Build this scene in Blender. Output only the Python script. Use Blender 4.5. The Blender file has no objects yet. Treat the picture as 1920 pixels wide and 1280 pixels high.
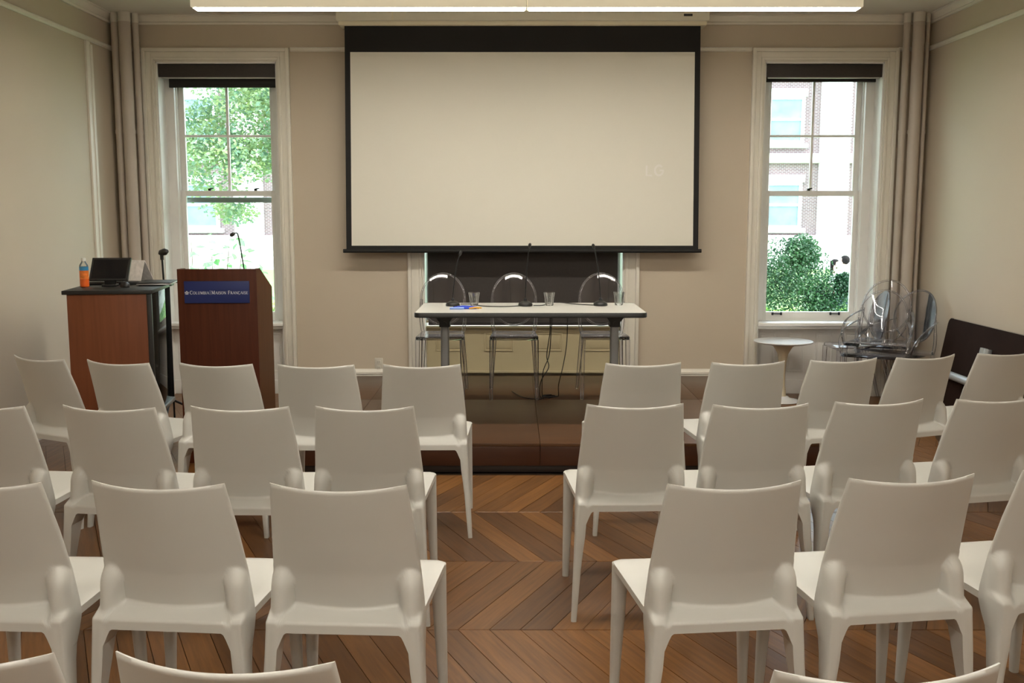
import bpy, bmesh, math, random
from mathutils import Vector, Matrix
random.seed(7)
R = math.radians
scene = bpy.context.scene
C = scene.collection

# ------------------------------------------------------------------ camera, world, sun, exposure
cam_d = bpy.data.cameras.new('camera')
cam_d.sensor_width = 36.0
cam_d.lens = 35.0
cam_d.clip_end = 200
cam = bpy.data.objects.new('camera', cam_d)
C.objects.link(cam)
cam.location = (0, 0, 1.55)
cam.rotation_euler = (R(90 - 7.3), 0, 0)
scene.camera = cam

SKY = 4.6
SUN = 7.0
LAMP = 26.0
world = bpy.data.worlds.new('sky')
scene.world = world
world.use_nodes = True
bg = world.node_tree.nodes['Background']
bg.inputs[0].default_value = (0.80, 0.90, 1.0, 1)
bg.inputs[1].default_value = SKY

sun_d = bpy.data.lights.new('sun', 'SUN')
sun_d.energy = SUN
sun_d.angle = R(2)
sun_d.color = (1.0, 0.95, 0.86)
sun = bpy.data.objects.new('sun', sun_d)
C.objects.link(sun)
sun.rotation_euler = Vector((-0.78, 0.06, -0.62)).to_track_quat('-Z', 'Y').to_euler()

vs = scene.view_settings
vs.view_transform = 'Standard'
vs.look = 'None'
vs.exposure = 0.98
vs.gamma = 1.0
vs.use_curve_mapping = False
scene.cycles.transparent_max_bounces = 48

# ------------------------------------------------------------------ materials
def new_mat(name):
    m = bpy.data.materials.new(name)
    m.use_nodes = True
    nt = m.node_tree
    b = nt.nodes['Principled BSDF']
    return m, nt, b

def ramp(nt, stops):
    r = nt.nodes.new('ShaderNodeValToRGB')
    e = r.color_ramp.elements
    while len(e) < len(stops):
        e.new(0.5)
    for el, (p, c) in zip(e, stops):
        el.position = p
        el.color = (*c, 1)
    return r

def plain(name, col, rough=0.5, var=0.06, scale=6.0, metal=0.0, bump=0.0, bscale=80.0, spec=0.5):
    """base colour with a faint procedural mottling"""
    m, nt, b = new_mat(name)
    tc = nt.nodes.new('ShaderNodeTexCoord')
    no = nt.nodes.new('ShaderNodeTexNoise')
    no.inputs['Scale'].default_value = scale
    no.inputs['Detail'].default_value = 4
    nt.links.new(tc.outputs['Object'], no.inputs['Vector'])
    lo = tuple(max(0, c * (1 - var)) for c in col)
    hi = tuple(min(1, c * (1 + var)) for c in col)
    r = ramp(nt, [(0.3, lo), (0.7, hi)])
    nt.links.new(no.outputs['Fac'], r.inputs['Fac'])
    nt.links.new(r.outputs['Color'], b.inputs['Base Color'])
    b.inputs['Roughness'].default_value = rough
    b.inputs['Metallic'].default_value = metal
    b.inputs['Specular IOR Level'].default_value = spec
    if bump:
        n2 = nt.nodes.new('ShaderNodeTexNoise')
        n2.inputs['Scale'].default_value = bscale
        n2.inputs['Detail'].default_value = 3
        nt.links.new(tc.outputs['Object'], n2.inputs['Vector'])
        bp = nt.nodes.new('ShaderNodeBump')
        bp.inputs['Strength'].default_value = bump
        bp.inputs['Distance'].default_value = 0.01
        nt.links.new(n2.outputs['Fac'], bp.inputs['Height'])
        nt.links.new(bp.outputs['Normal'], b.inputs['Normal'])
    return m

def wood(name, dark, light, rough=0.35, stretch=(14, 14, 0.8), scale=3.0, objvar=0.0, bump=0.05, spec=.5):
    m, nt, b = new_mat(name)
    tc = nt.nodes.new('ShaderNodeTexCoord')
    mp = nt.nodes.new('ShaderNodeMapping')
    mp.inputs['Scale'].default_value = stretch
    nt.links.new(tc.outputs['Object'], mp.inputs['Vector'])
    no = nt.nodes.new('ShaderNodeTexNoise')
    no.noise_dimensions = '4D'
    no.inputs['Scale'].default_value = scale
    no.inputs['Detail'].default_value = 7
    no.inputs['Roughness'].default_value = 0.62
    no.inputs['Distortion'].default_value = 0.4
    nt.links.new(mp.outputs['Vector'], no.inputs['Vector'])
    r = ramp(nt, [(0.28, dark), (0.72, light)])
    nt.links.new(no.outputs['Fac'], r.inputs['Fac'])
    col = r.outputs['Color']
    if objvar:
        oi = nt.nodes.new('ShaderNodeObjectInfo')
        mul = nt.nodes.new('ShaderNodeMath')
        mul.operation = 'MULTIPLY'
        mul.inputs[1].default_value = 90
        nt.links.new(oi.outputs['Random'], mul.inputs[0])
        nt.links.new(mul.outputs[0], no.inputs['W'])
        r2 = ramp(nt, [(0.0, (1 - objvar, 1 - objvar * 1.05, 1 - objvar * 1.0)), (0.5, (1, 1, 1)),
                       (1.0, (1 + objvar * .55, 1 + objvar * .5, 1 + objvar * .3))])
        nt.links.new(oi.outputs['Random'], r2.inputs['Fac'])
        mx = nt.nodes.new('ShaderNodeMix')
        mx.data_type = 'RGBA'
        mx.blend_type = 'MULTIPLY'
        mx.inputs['Factor'].default_value = 1
        nt.links.new(col, mx.inputs['A'])
        nt.links.new(r2.outputs['Color'], mx.inputs['B'])
        col = mx.outputs['Result']
    nt.links.new(col, b.inputs['Base Color'])
    b.inputs['Roughness'].default_value = rough
    b.inputs['Specular IOR Level'].default_value = spec
    bp = nt.nodes.new('ShaderNodeBump')
    bp.inputs['Strength'].default_value = bump
    bp.inputs['Distance'].default_value = 0.004
    nt.links.new(no.outputs['Fac'], bp.inputs['Height'])
    nt.links.new(bp.outputs['Normal'], b.inputs['Normal'])
    return m

def clear(name, tint, edge, fres=1.45, edge_amt=0.35, rough=0.02):
    """clear plastic or thin glass: see-through, with Fresnel gloss and paler rims"""
    m = bpy.data.materials.new(name)
    m.use_nodes = True
    nt = m.node_tree
    nt.nodes.clear()
    out = nt.nodes.new('ShaderNodeOutputMaterial')
    tr = nt.nodes.new('ShaderNodeBsdfTransparent')
    tr.inputs[0].default_value = (*tint, 1)
    gl = nt.nodes.new('ShaderNodeBsdfGlossy')
    gl.inputs['Roughness'].default_value = rough
    df = nt.nodes.new('ShaderNodeBsdfDiffuse')
    df.inputs[0].default_value = (*edge, 1)
    lw = nt.nodes.new('ShaderNodeLayerWeight')
    lw.inputs['Blend'].default_value = 0.28
    pw = nt.nodes.new('ShaderNodeMath')
    pw.operation = 'MULTIPLY'
    pw.inputs[1].default_value = edge_amt
    nt.links.new(lw.outputs['Facing'], pw.inputs[0])
    m1 = nt.nodes.new('ShaderNodeMixShader')
    nt.links.new(pw.outputs[0], m1.inputs[0])
    nt.links.new(tr.outputs[0], m1.inputs[1])
    nt.links.new(df.outputs[0], m1.inputs[2])
    fr = nt.nodes.new('ShaderNodeFresnel')
    fr.inputs['IOR'].default_value = fres
    m2 = nt.nodes.new('ShaderNodeMixShader')
    nt.links.new(fr.outputs[0], m2.inputs[0])
    nt.links.new(m1.outputs[0], m2.inputs[1])
    nt.links.new(gl.outputs[0], m2.inputs[2])
    nt.links.new(m2.outputs[0], out.inputs[0])
    return m

def emis(name, col, s):
    m, nt, b = new_mat(name)
    b.inputs['Base Color'].default_value = (.9, .9, .9, 1)
    b.inputs['Emission Color'].default_value = (*col, 1)
    b.inputs['Emission Strength'].default_value = s
    return m

def leafmat(name, c1, c2, trans=0.45):
    m = bpy.data.materials.new(name)
    m.use_nodes = True
    nt = m.node_tree
    nt.nodes.clear()
    out = nt.nodes.new('ShaderNodeOutputMaterial')
    tc = nt.nodes.new('ShaderNodeTexCoord')
    no = nt.nodes.new('ShaderNodeTexNoise')
    no.inputs['Scale'].default_value = 3.5
    no.inputs['Detail'].default_value = 6
    nt.links.new(tc.outputs['Object'], no.inputs['Vector'])
    r = ramp(nt, [(0.35, c1), (0.68, c2)])
    nt.links.new(no.outputs['Fac'], r.inputs['Fac'])
    d = nt.nodes.new('ShaderNodeBsdfDiffuse')
    t = nt.nodes.new('ShaderNodeBsdfTranslucent')
    nt.links.new(r.outputs['Color'], d.inputs[0])
    nt.links.new(r.outputs['Color'], t.inputs[0])
    mx = nt.nodes.new('ShaderNodeMixShader')
    mx.inputs[0].default_value = trans
    nt.links.new(d.outputs[0], mx.inputs[1])
    nt.links.new(t.outputs[0], mx.inputs[2])
    g = nt.nodes.new('ShaderNodeBsdfGlossy')
    g.inputs['Roughness'].default_value = 0.35
    m2 = nt.nodes.new('ShaderNodeMixShader')
    m2.inputs[0].default_value = 0.05
    nt.links.new(mx.outputs[0], m2.inputs[1])
    nt.links.new(g.outputs[0], m2.inputs[2])
    nt.links.new(m2.outputs[0], out.inputs[0])
    return m

def brickmat(name):
    m, nt, b = new_mat(name)
    tc = nt.nodes.new('ShaderNodeTexCoord')
    mp = nt.nodes.new('ShaderNodeMapping')
    mp.inputs['Rotation'].default_value = (R(90), 0, 0)
    nt.links.new(tc.outputs['Object'], mp.inputs['Vector'])
    br = nt.nodes.new('ShaderNodeTexBrick')
    br.inputs['Color1'].default_value = (.19, .115, .115, 1)
    br.inputs['Color2'].default_value = (.13, .08, .083, 1)
    br.inputs['Mortar'].default_value = (.34, .32, .32, 1)
    br.inputs['Scale'].default_value = 1.0
    br.inputs['Brick Width'].default_value = 0.126
    br.inputs['Row Height'].default_value = 0.045
    br.inputs['Mortar Size'].default_value = 0.006
    nt.links.new(mp.outputs['Vector'], br.inputs['Vector'])
    nt.links.new(br.outputs['Color'], b.inputs['Base Color'])
    b.inputs['Roughness'].default_value = .9
    return m

M = {}
M['wall'] = plain('wall_paint', (.575, .495, .39), .62, .025, 1.2, bump=.04, bscale=120)
M['ceil'] = plain('ceiling_paint', (.70, .67, .59), .8, .02, 1.0)
M['trim'] = plain('trim_paint', (.80, .765, .68), .38, .03, 5)
M['winwhite'] = plain('window_paint', (.84, .83, .80), .38, .03, 5)
M['apron'] = plain('apron_paint', (.50, .43, .27), .45, .03, 5)
M['pipe'] = plain('pipe_paint', (.54, .475, .41), .42, .03, 5)
M['chair'] = plain('white_plastic', (.55, .545, .51), .36, .012, 3, bump=.02, bscale=500)
M['plank'] = wood('oak_parquet', (.095, .038, .011), (.215, .097, .029), .36, (16, 1.0, 4), 3.2, .42, .05)
M['sub'] = plain('floor_joint', (.035, .018, .008), .8)
M['stage'] = wood('stage_laminate', (.068, .030, .012), (.098, .044, .018), .32, (1.2, 6, 6), 2.0, .12, .01)
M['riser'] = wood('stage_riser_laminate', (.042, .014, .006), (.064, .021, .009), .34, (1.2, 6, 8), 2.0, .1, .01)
M['kick'] = plain('kick_board', (.018, .011, .008), .5)
M['black'] = plain('black_plastic', (.012, .012, .012), .42)
M['blackmetal'] = plain('black_metal', (.015, .015, .016), .35, metal=.3)
M['scrblack'] = plain('screen_border', (.0075, .007, .007), .75)
M['scrwhite'] = plain('screen_cloth', (.76, .735, .65), .85, .01, 2)
M['logo'] = emis('projected_light', (.85, .80, .82), .02)
M['logo'].node_tree.nodes['Principled BSDF'].inputs['Base Color'].default_value = (.79, .765, .71, 1)
M['housing'] = plain('cream_housing', (.82, .79, .66), .45, .02)
M['blind'] = plain('blind_fabric', (.040, .033, .030), .6, .08, 60)
M['blindfab'] = plain('blind_blackout', (.020, .017, .016), .7, .08, 60)
M['hem'] = plain('hem_strip', (.55, .54, .52), .5)
M['tabletop'] = plain('white_laminate', (.70, .69, .64), .25, .01)
M['grey'] = plain('grey_metal', (.26, .27, .28), .4, metal=.55)
M['steel'] = plain('pale_grey_metal', (.42, .45, .47), .4, metal=.3)
M['ghost'] = clear('clear_polycarbonate', (.97, .97, .98), (.86, .86, .94), 1.45, .28)
M['ghostrim'] = clear('clear_polycarbonate_rim', (.955, .955, .97), (.92, .92, .97), 1.5, .52)
M['pane'] = clear('window_glass', (.93, .96, .955), (.8, .85, .85), 1.25, .0)
M['glass'] = clear('drinking_glass', (.97, .975, .97), (.95, .95, .93), 1.5, .75)
M['water'] = clear('water', (.90, .91, .90), (.85, .86, .84), 1.33, .35)
M['smoke'] = clear('smoked_acrylic', (.11, .115, .12), (.02, .02, .02), 1.08, .2)
M['lectern'] = wood('mahogany_veneer', (.055, .0125, .0045), (.092, .024, .009), .5, (18, 18, .7), 2.2, 0, .02, .2)
M['lecside'] = wood('mahogany_side_veneer', (.075, .026, .008), (.115, .045, .015), .5, (18, 18, .7), 2.2, 0, .02, .2)
M['cart'] = wood('cherry_veneer', (.155, .048, .020), (.225, .075, .032), .45, (12, 12, .6), 2.2, 0, .02, .25)
M['sign'] = plain('blue_sign', (.006, .018, .125), .45, .03)
M['signink'] = plain('sign_lettering', (.78, .80, .86), .5, .01)
M['screenoff'] = plain('dark_display', (.010, .010, .012), .12)
M['paper'] = plain('printed_paper', (.88, .84, .82), .6, .10, 40)
M['silver'] = plain('laptop_aluminium', (.50, .50, .50), .35, metal=.8)
M['orange'] = plain('orange_drink', (.78, .13, .015), .25, .1, 20)
M['labelblue'] = plain('bottle_label_blue', (.05, .28, .55), .35, .1, 30)
M['labelorange'] = plain('bottle_label_orange', (.80, .20, .03), .35, .3, 40)
M['cap'] = plain('white_cap', (.75, .74, .70), .4)
M['tulip'] = plain('white_lacquer', (.78, .79, .80), .25, .01)
M['tulipstem'] = plain('ivory_lacquer', (.66, .58, .42), .35, .02)
M['foldtop'] = plain('dark_brown_laminate', (.024, .014, .011), .8, .1, spec=.05)
M['lanyard'] = plain('blue_webbing', (.02, .06, .55), .6, .2, 60)
M['lanyard2'] = plain('pale_blue_card', (.25, .38, .80), .5, .1)
M['yellowcord'] = plain('yellow_cord', (.75, .38, .02), .6, .2, 60)
M['fix'] = plain('fixture_enamel', (.86, .80, .62), .45, .01)
M['diff'] = emis('lamp_diffuser', (1.0, .94, .835), LAMP)
M['lampbody_glow'] = emis('lamp_body_glow', (1.0, .90, .66), .16)  # weak emission added to the housing so its front face looks lit
M['lampbody_glow'].node_tree.nodes['Principled BSDF'].inputs['Base Color'].default_value = (.84, .78, .60, 1)
M['updiff'] = emis('lamp_upper_diffuser', (1.0, .94, .835), 3.5)
M['plate'] = plain('outlet_plate', (.62, .58, .50), .4, .02)
M['slot'] = plain('outlet_slot', (.03, .028, .025), .6)
M['brick'] = brickmat('brick_wall')
M['stone'] = plain('limestone', (.80, .78, .74), .85, .05, 2)
M['farglass'] = plain('far_window_glass', (.16, .26, .30), .08, .3, 1.5)
M['grass'] = plain('grass', (.11, .20, .06), .9, .35, 5, bump=.3, bscale=40)
M['pave'] = plain('pavement', (.55, .54, .52), .9, .08, 3)
M['leafA'] = leafmat('maple_leaf', (.13, .25, .17), (.34, .43, .16))
M['leafB'] = leafmat('yew_leaf', (.012, .055, .022), (.05, .14, .045), .25)
M['leafC'] = leafmat('hedge_leaf', (.12, .30, .05), (.40, .55, .16), .4)
M['leafD'] = leafmat('broad_leaf', (.12, .32, .14), (.30, .50, .16), .5)
M['bark'] = plain('bark', (.10, .075, .055), .9, .3, 20, bump=.4, bscale=30)
M['skin'] = plain('skin', (.62, .40, .30), .55, .04)
M['hair'] = plain('dark_hair', (.010, .008, .008), .8, .2, 40, spec=.1)
M['shirtw'] = plain('pale_shirt', (.62, .74, .84), .8, .04)
M['topw'] = plain('white_blouse', (.78, .78, .78), .8, .04)
M['navy'] = plain('navy_cloth', (.02, .03, .07), .8, .1)

# ------------------------------------------------------------------ mesh helpers
def obj(name, me, mat=None, parent=None, loc=None, rot=None):
    o = bpy.data.objects.new(name, me)
    C.objects.link(o)
    if mat is not None and me is not None and len(me.materials) == 0:
        me.materials.append(M[mat] if isinstance(mat, str) else mat)
    if parent:
        o.parent = parent
    if loc is not None:
        o.location = loc
    if rot is not None:
        o.rotation_euler = rot
    return o

def thing(name, label, cat, loc=(0, 0, 0), rotz=0.0, group=None):
    o = bpy.data.objects.new(name, None)
    C.objects.link(o)
    o.empty_display_size = .1
    o.location = loc
    o.rotation_euler = (0, 0, rotz)
    return tag(o, label, cat, group)

def tag(o, label, cat, group=None):
    o['label'] = label
    o['category'] = cat
    if group:
        o['group'] = group
    return o

def structure(o, label=None):
    o['kind'] = 'structure'
    if label:
        o['label'] = label
    return o

class MB:
    def __init__(self):
        self.v, self.f = [], []
    def add(self, vs, fs):
        n = len(self.v)
        self.v += [tuple(p) for p in vs]
        self.f += [tuple(i + n for i in q) for q in fs]
        return self
    def box(self, x0, x1, y0, y1, z0, z1):
        return self.add([(x0, y0, z0), (x1, y0, z0), (x1, y1, z0), (x0, y1, z0),
                         (x0, y0, z1), (x1, y0, z1), (x1, y1, z1), (x0, y1, z1)],
                        [(3, 2, 1, 0), (4, 5, 6, 7), (0, 1, 5, 4), (1, 2, 6, 5), (2, 3, 7, 6), (3, 0, 4, 7)])
    def rbox(self, x0, x1, y0, y1, z0, z1, b=.005, seg=2):
        bm = bmesh.new()
        bmesh.ops.create_cube(bm, size=1)
        for w in bm.verts:
            w.co = Vector(((x0 + x1) / 2 + w.co.x * (x1 - x0), (y0 + y1) / 2 + w.co.y * (y1 - y0), (z0 + z1) / 2 + w.co.z * (z1 - z0)))
        b = min(b, .49 * min(x1 - x0, y1 - y0, z1 - z0))
        bmesh.ops.bevel(bm, geom=bm.edges[:], offset=b, segments=seg, profile=.5, affect='EDGES')
        bm.verts.index_update()
        self.add([w.co[:] for w in bm.verts], [[w.index for w in q.verts] for q in bm.faces])
        bm.free()
        return self
    def loft(self, secs, closed=True, caps=True):
        n = len(secs[0])
        vs = [p for s in secs for p in s]
        fs = []
        for i in range(len(secs) - 1):
            for j in range(n if closed else n - 1):
                k = (j + 1) % n
                fs.append((i * n + j, i * n + k, (i + 1) * n + k, (i + 1) * n + j))
        if caps and closed:
            fs.append(tuple(range(n - 1, -1, -1)))
            fs.append(tuple((len(secs) - 1) * n + j for j in range(n)))
        return self.add(vs, fs)
    def tube(self, pts, r, n=8, caps=True):
        pts = [Vector(p) for p in pts]
        rs = r if isinstance(r, (list, tuple)) else [r] * len(pts)
        secs = []
        up = None
        for i, p in enumerate(pts):
            d = (pts[min(i + 1, len(pts) - 1)] - pts[max(i - 1, 0)]).normalized()
            if up is None:
                up = Vector((0, 0, 1)) if abs(d.z) < .9 else Vector((1, 0, 0))
            a = d.cross(up).normalized()
            b = a.cross(d).normalized()
            up = b
            secs.append([p + a * (rs[i] * math.cos(t)) + b * (rs[i] * math.sin(t)) for t in [2 * math.pi * k / n for k in range(n)]])
        return self.loft(secs, True, caps)
    def lathe(self, prof, n=24, c=(0, 0, 0)):
        secs = [[(c[0] + r * math.cos(2 * math.pi * k / n), c[1] + r * math.sin(2 * math.pi * k / n), c[2] + z) for k in range(n)] for r, z in prof]
        return self.loft(secs, True, True)
    def prism(self, poly, axis, a, b):
        """extrude a 2D polygon: axis 'x' -> poly is (y,z); 'y' -> (x,z); 'z' -> (x,y)"""
        def P(p, t):
            return {'x': (t, p[0], p[1]), 'y': (p[0], t, p[1]), 'z': (p[0], p[1], t)}[axis]
        return self.loft([[P(p, a) for p in poly], [P(p, b) for p in poly]])
    def ball(self, c, rx, ry=None, rz=None, n=14, m=9):
        ry = ry or rx
        rz = rz or rx
        secs = []
        for i in range(1, m):
            t = math.pi * i / m
            secs.append([(c[0] + rx * math.sin(t) * math.cos(2 * math.pi * k / n), c[1] + ry * math.sin(t) * math.sin(2 * math.pi * k / n), c[2] - rz * math.cos(t)) for k in range(n)])
        return self.loft(secs)
    def mesh(self, name, smooth=None):
        me = bpy.data.meshes.new(name)
        me.from_pydata(self.v, [], self.f)
        bm = bmesh.new()
        bm.from_mesh(me)
        bmesh.ops.recalc_face_normals(bm, faces=bm.faces)
        bm.to_mesh(me)
        bm.free()
        if smooth is not None:
            me.polygons.foreach_set('use_smooth', [True] * len(me.polygons))
            me.set_sharp_from_angle(angle=R(smooth))
        me.update()
        return me
    def build(self, name, mat, parent=None, smooth=None, loc=None, rot=None):
        return obj(name, self.mesh(name, smooth), mat, parent, loc, rot)

def bez(p0, p1, p2, p3, n=10):
    out = []
    for i in range(n + 1):
        t = i / n
        a, b, c, d = (1 - t) ** 3, 3 * t * (1 - t) ** 2, 3 * t * t * (1 - t), t ** 3
        out.append(tuple(a * p0[k] + b * p1[k] + c * p2[k] + d * p3[k] for k in range(3)))
    return out

def spline(pts, n=6):
    P = [Vector(p) for p in pts]
    out = []
    for i in range(len(P) - 1):
        p0, p1, p2, p3 = P[max(i - 1, 0)], P[i], P[i + 1], P[min(i + 2, len(P) - 1)]
        for k in range(n):
            t = k / n
            out.append(.5 * ((2 * p1) + (p2 - p0) * t + (2 * p0 - 5 * p1 + 4 * p2 - p3) * t * t + (3 * p1 - p0 - 3 * p2 + p3) * t ** 3))
    out.append(P[-1])
    return out

def lerp(a, b, t):
    return a + (b - a) * t

def sstep(a, b, x):
    t = max(0, min(1, (x - a) / (b - a)))
    return t * t * (3 - 2 * t)

def interp(tab, x):
    if x <= tab[0][0]:
        return tab[0][1]
    for (a, va), (b, vb) in zip(tab, tab[1:]):
        if x <= b:
            return lerp(va, vb, (x - a) / (b - a))
    return tab[-1][1]

def copy_tree(o, parent=None):
    c = o.copy()
    C.objects.link(c)
    c.parent = parent
    for ch in list(o.children):
        copy_tree(ch, c)
    return c

# ------------------------------------------------------------------ dimensions of the room
XL, XR = -3.28, 3.42          # side walls
YW, YB = 8.42, -4.0           # wall behind the stage, wall behind the camera
ZC = 3.16                     # ceiling
WT = .34                      # wall thickness
OPEN = [(-2.935, -1.94, 2.79), (-.75, .945, 2.79), (2.085, 3.07, 2.79)]
ST = .18                      # stage height

# ------------------------------------------------------------------ shell
m = MB()
xs = [XL - WT] + [x for o in OPEN for x in o[:2]] + [XR + WT]
for i in range(0, 8, 2):
    m.box(xs[i], xs[i + 1], YW, YW + WT, -.3, 2.79)
m.box(XL - WT, XR + WT, YW, YW + WT, 2.79, ZC + .2)
for a, b, t in OPEN:
    m.box(a, b, YW + .20, YW + WT, -.3, .58)
structure(m.build('wall_back', 'wall'), 'beige painted wall behind the stage')
structure(MB().box(XL - WT, XL, YB, YW, -.3, ZC + .2).build('wall_left', 'wall'), 'beige painted wall at the left')
structure(MB().box(XR, XR + WT, YB, YW, -.3, ZC + .2).build('wall_right', 'wall'), 'beige painted wall at the right')
structure(MB().box(XL - WT, XR + WT, YB - WT, YB, -.3, ZC + .2).build('wall_rear', 'wall'), 'beige painted wall behind the audience')
structure(MB().box(XL, XR, YB, YW, ZC, ZC + .2).build('ceiling', 'ceil'), 'pale painted ceiling')

# floor: dark sub-floor with chevron parquet planks proud of it
fl = structure(MB().box(XL, XR, YB, YW + .20, -.12, -.012).build('floor', 'sub'), 'chevron parquet floor of brown oak planks')
SP, STRIP, Y0 = .1174, .745, 3.575       # spacing along the joint, strip depth, one joint line
SH = .35
ang = math.atan2(SH, STRIP)
def plank_mesh(sign):
    g = .0012
    L = STRIP
    top = [(g, g), (SP - g, g), (SP - g + sign * SH, L - g), (g + sign * SH, L - g)]
    a = -sign * ang
    # local frame: y axis runs along the plank so that the grain follows it
    rot = Matrix.Rotation(-a, 2)
    pts = [rot @ Vector(p) for p in top]
    mb = MB()
    b = .0012
    cen = sum((Vector(p) for p in pts), Vector((0, 0))) / 4
    ins = [cen + (Vector(p) - cen) * .992 for p in pts]
    mb.loft([[(p[0], p[1], -.014) for p in pts], [(p[0], p[1], -b) for p in pts], [(p[0], p[1], 0) for p in ins]])
    me = mb.mesh('plank')
    me.materials.append(M['plank'])
    return me, a
PM = {1: plank_mesh(1), -1: plank_mesh(-1)}
far = MB()
def plank_far(x, y, sign):
    g = .0012
    top = [(x + g, y + g), (x + SP - g, y + g), (x + SP - g + sign * SH, y + STRIP - g), (x + g + sign * SH, y + STRIP - g)]
    for sgn, lim in ((1, XR + .02), (-1, -(XL - .02))):      # cut at the side walls
        out = []
        for p, q in zip(top, top[1:] + top[:1]):
            a, b = lim - sgn * p[0], lim - sgn * q[0]
            if a >= 0:
                out.append(p)
            if a * b < 0:
                out.append((lerp(p[0], q[0], a / (a - b)), lerp(p[1], q[1], a / (a - b))))
        top = out
    if len(top) > 2:
        far.loft([[(p[0], p[1], -.014) for p in top], [(p[0], p[1], 0) for p in top]])
NP = 0
for k in range(-11, 7):
    y = Y0 + k * STRIP
    sign = 1 if k % 2 == 0 else -1
    n0 = int(math.floor((XL - .6) / SP))
    i = n0
    while True:
        x = i * SP + .031
        lo, hi = min(x, x + sign * SH), max(x, x + sign * SH) + SP
        i += 1
        if hi < XL + .01:
            continue
        if lo > XR - .01:
            if x > XR + .6:
                break
            continue
        edge = lo < XL - WT or hi > XR + WT
        yc = y + STRIP / 2
        # planks the camera can see on their own, the rest as one part
        in_view = -1 <= k <= 2 and abs((lo + hi) / 2) < .56 * (yc + .5)
        if y + STRIP > YW + .21 or y < YB - .2:
            continue
        under_stage = (y > 5.75 and lo > -1.6 and hi < 1.95)
        if in_view and not edge:
            me, a = PM[sign]
            o = obj('plank', me, None, fl, (x, y, random.uniform(-.0006, 0)), (0, 0, a))
            NP += 1
        elif not under_stage:
            plank_far(x, y, sign)
# last part strip against the stage wall, on both sides of the stage
y = Y0 + 6 * STRIP
for i in range(-28, 30):
    x = i * SP
    if y < YW and (x < -1.7 or x > 1.95) and XL - .1 < x < XR:
        far.loft([[(x, y, -.014), (x + SP - .002, y, -.014), (x + SP - .002 + .15, YW + .19, -.014), (x + .15, YW + .19, -.014)],
                  [(x, y, 0), (x + SP - .002, y, 0), (x + SP - .002 + .15, YW + .19, 0), (x + .15, YW + .19, 0)]])
o = far.build('plank_remainder', 'plank', fl)
o['kind'] = 'stuff'

# cornices, picture rails, baseboards
def trim(name, m, label):
    return structure(m.build(name, 'trim', smooth=30), label)
def moulding(m, p, q, n, prof):
    """profile (out, z) swept from p to q along a wall whose inward normal is n"""
    a = [(p[0] + n[0] * o_, p[1] + n[1] * o_, z) for o_, z in prof]
    b = [(q[0] + n[0] * o_, q[1] + n[1] * o_, z) for o_, z in prof]
    m.loft([a, b])
corn = [(-.01, 3.085), (.018, 3.085), (.022, 3.10), (.012, 3.108), (.03, 3.13), (.034, 3.15), (.05, 3.155), (.05, 3.17), (-.01, 3.17)]
rail = [(-.01, 2.872), (.012, 2.872), (.024, 2.882), (.024, 2.898), (.014, 2.908), (-.01, 2.908)]
m = MB(); moulding(m, (XL, YW), (XR, YW), (0, -1), corn); trim('trim_1', m, 'pale cornice moulding along the top of the stage wall')
m = MB(); moulding(m, (XL, YB), (XL, YW), (1, 0), corn); trim('trim_2', m, 'pale cornice moulding along the top of the left wall')
m = MB(); moulding(m, (XR, YB), (XR, YW), (-1, 0), corn); trim('trim_3', m, 'pale cornice moulding along the top of the right wall')
m = MB()
for a, b in ((XL, -3.05), (-1.82, -.88), (1.07, 1.97), (3.18, XR)):
    moulding(m, (a, YW), (b, YW), (0, -1), rail)
trim('trim_4', m, 'thin pale picture rail between the windows of the stage wall')
m = MB(); moulding(m, (XL, YB), (XL, YW), (1, 0), rail); trim('trim_5', m, 'thin pale picture rail on the left wall')
m = MB(); moulding(m, (XR, YB), (XR, YW), (-1, 0), rail); trim('trim_6', m, 'thin pale picture rail on the right wall')
m = MB()
m.rbox(XL - .005, XL + .016, 7.86, 7.93, .0, 2.872, .004); m.rbox(XL - .005, XL + .026, 7.915, 7.955, .0, 2.85, .006)
trim('trim_7', m, 'vertical pale moulding on the left wall near the corner pipes')
bb = [(-.01, 0), (.018, 0), (.018, .19), (.024, .195), (.024, .212), (.012, .224), (.008, .236), (-.01, .236)]
m = MB()
for a, b in ((XL, -3.05), (-1.82, -.885), (1.07, 1.97), (3.18, XR)):
    moulding(m, (a, YW), (b, YW), (0, -1), bb)
structure(m.build('baseboard_back', 'trim', smooth=30))
m = MB(); moulding(m, (XL, YB), (XL, YW), (1, 0), bb); structure(m.build('baseboard_left', 'trim', smooth=30))
m = MB(); moulding(m, (XR, YB), (XR, YW), (-1, 0), bb); structure(m.build('baseboard_right', 'trim', smooth=30))

# ------------------------------------------------------------------ windows
def frame(m, a, b, z0, z1, w, y0, y1, bottom=False):
    m.rbox(a, a + w, y0, y1, z0, z1, .003)
    m.rbox(b - w, b, y0, y1, z0, z1, .003)
    m.rbox(a + w, b - w, y0, y1, z1 - w, z1, .003)
    if bottom:
        m.rbox(a + w, b - w, y0, y1, z0, z0 + w, .003)

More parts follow.
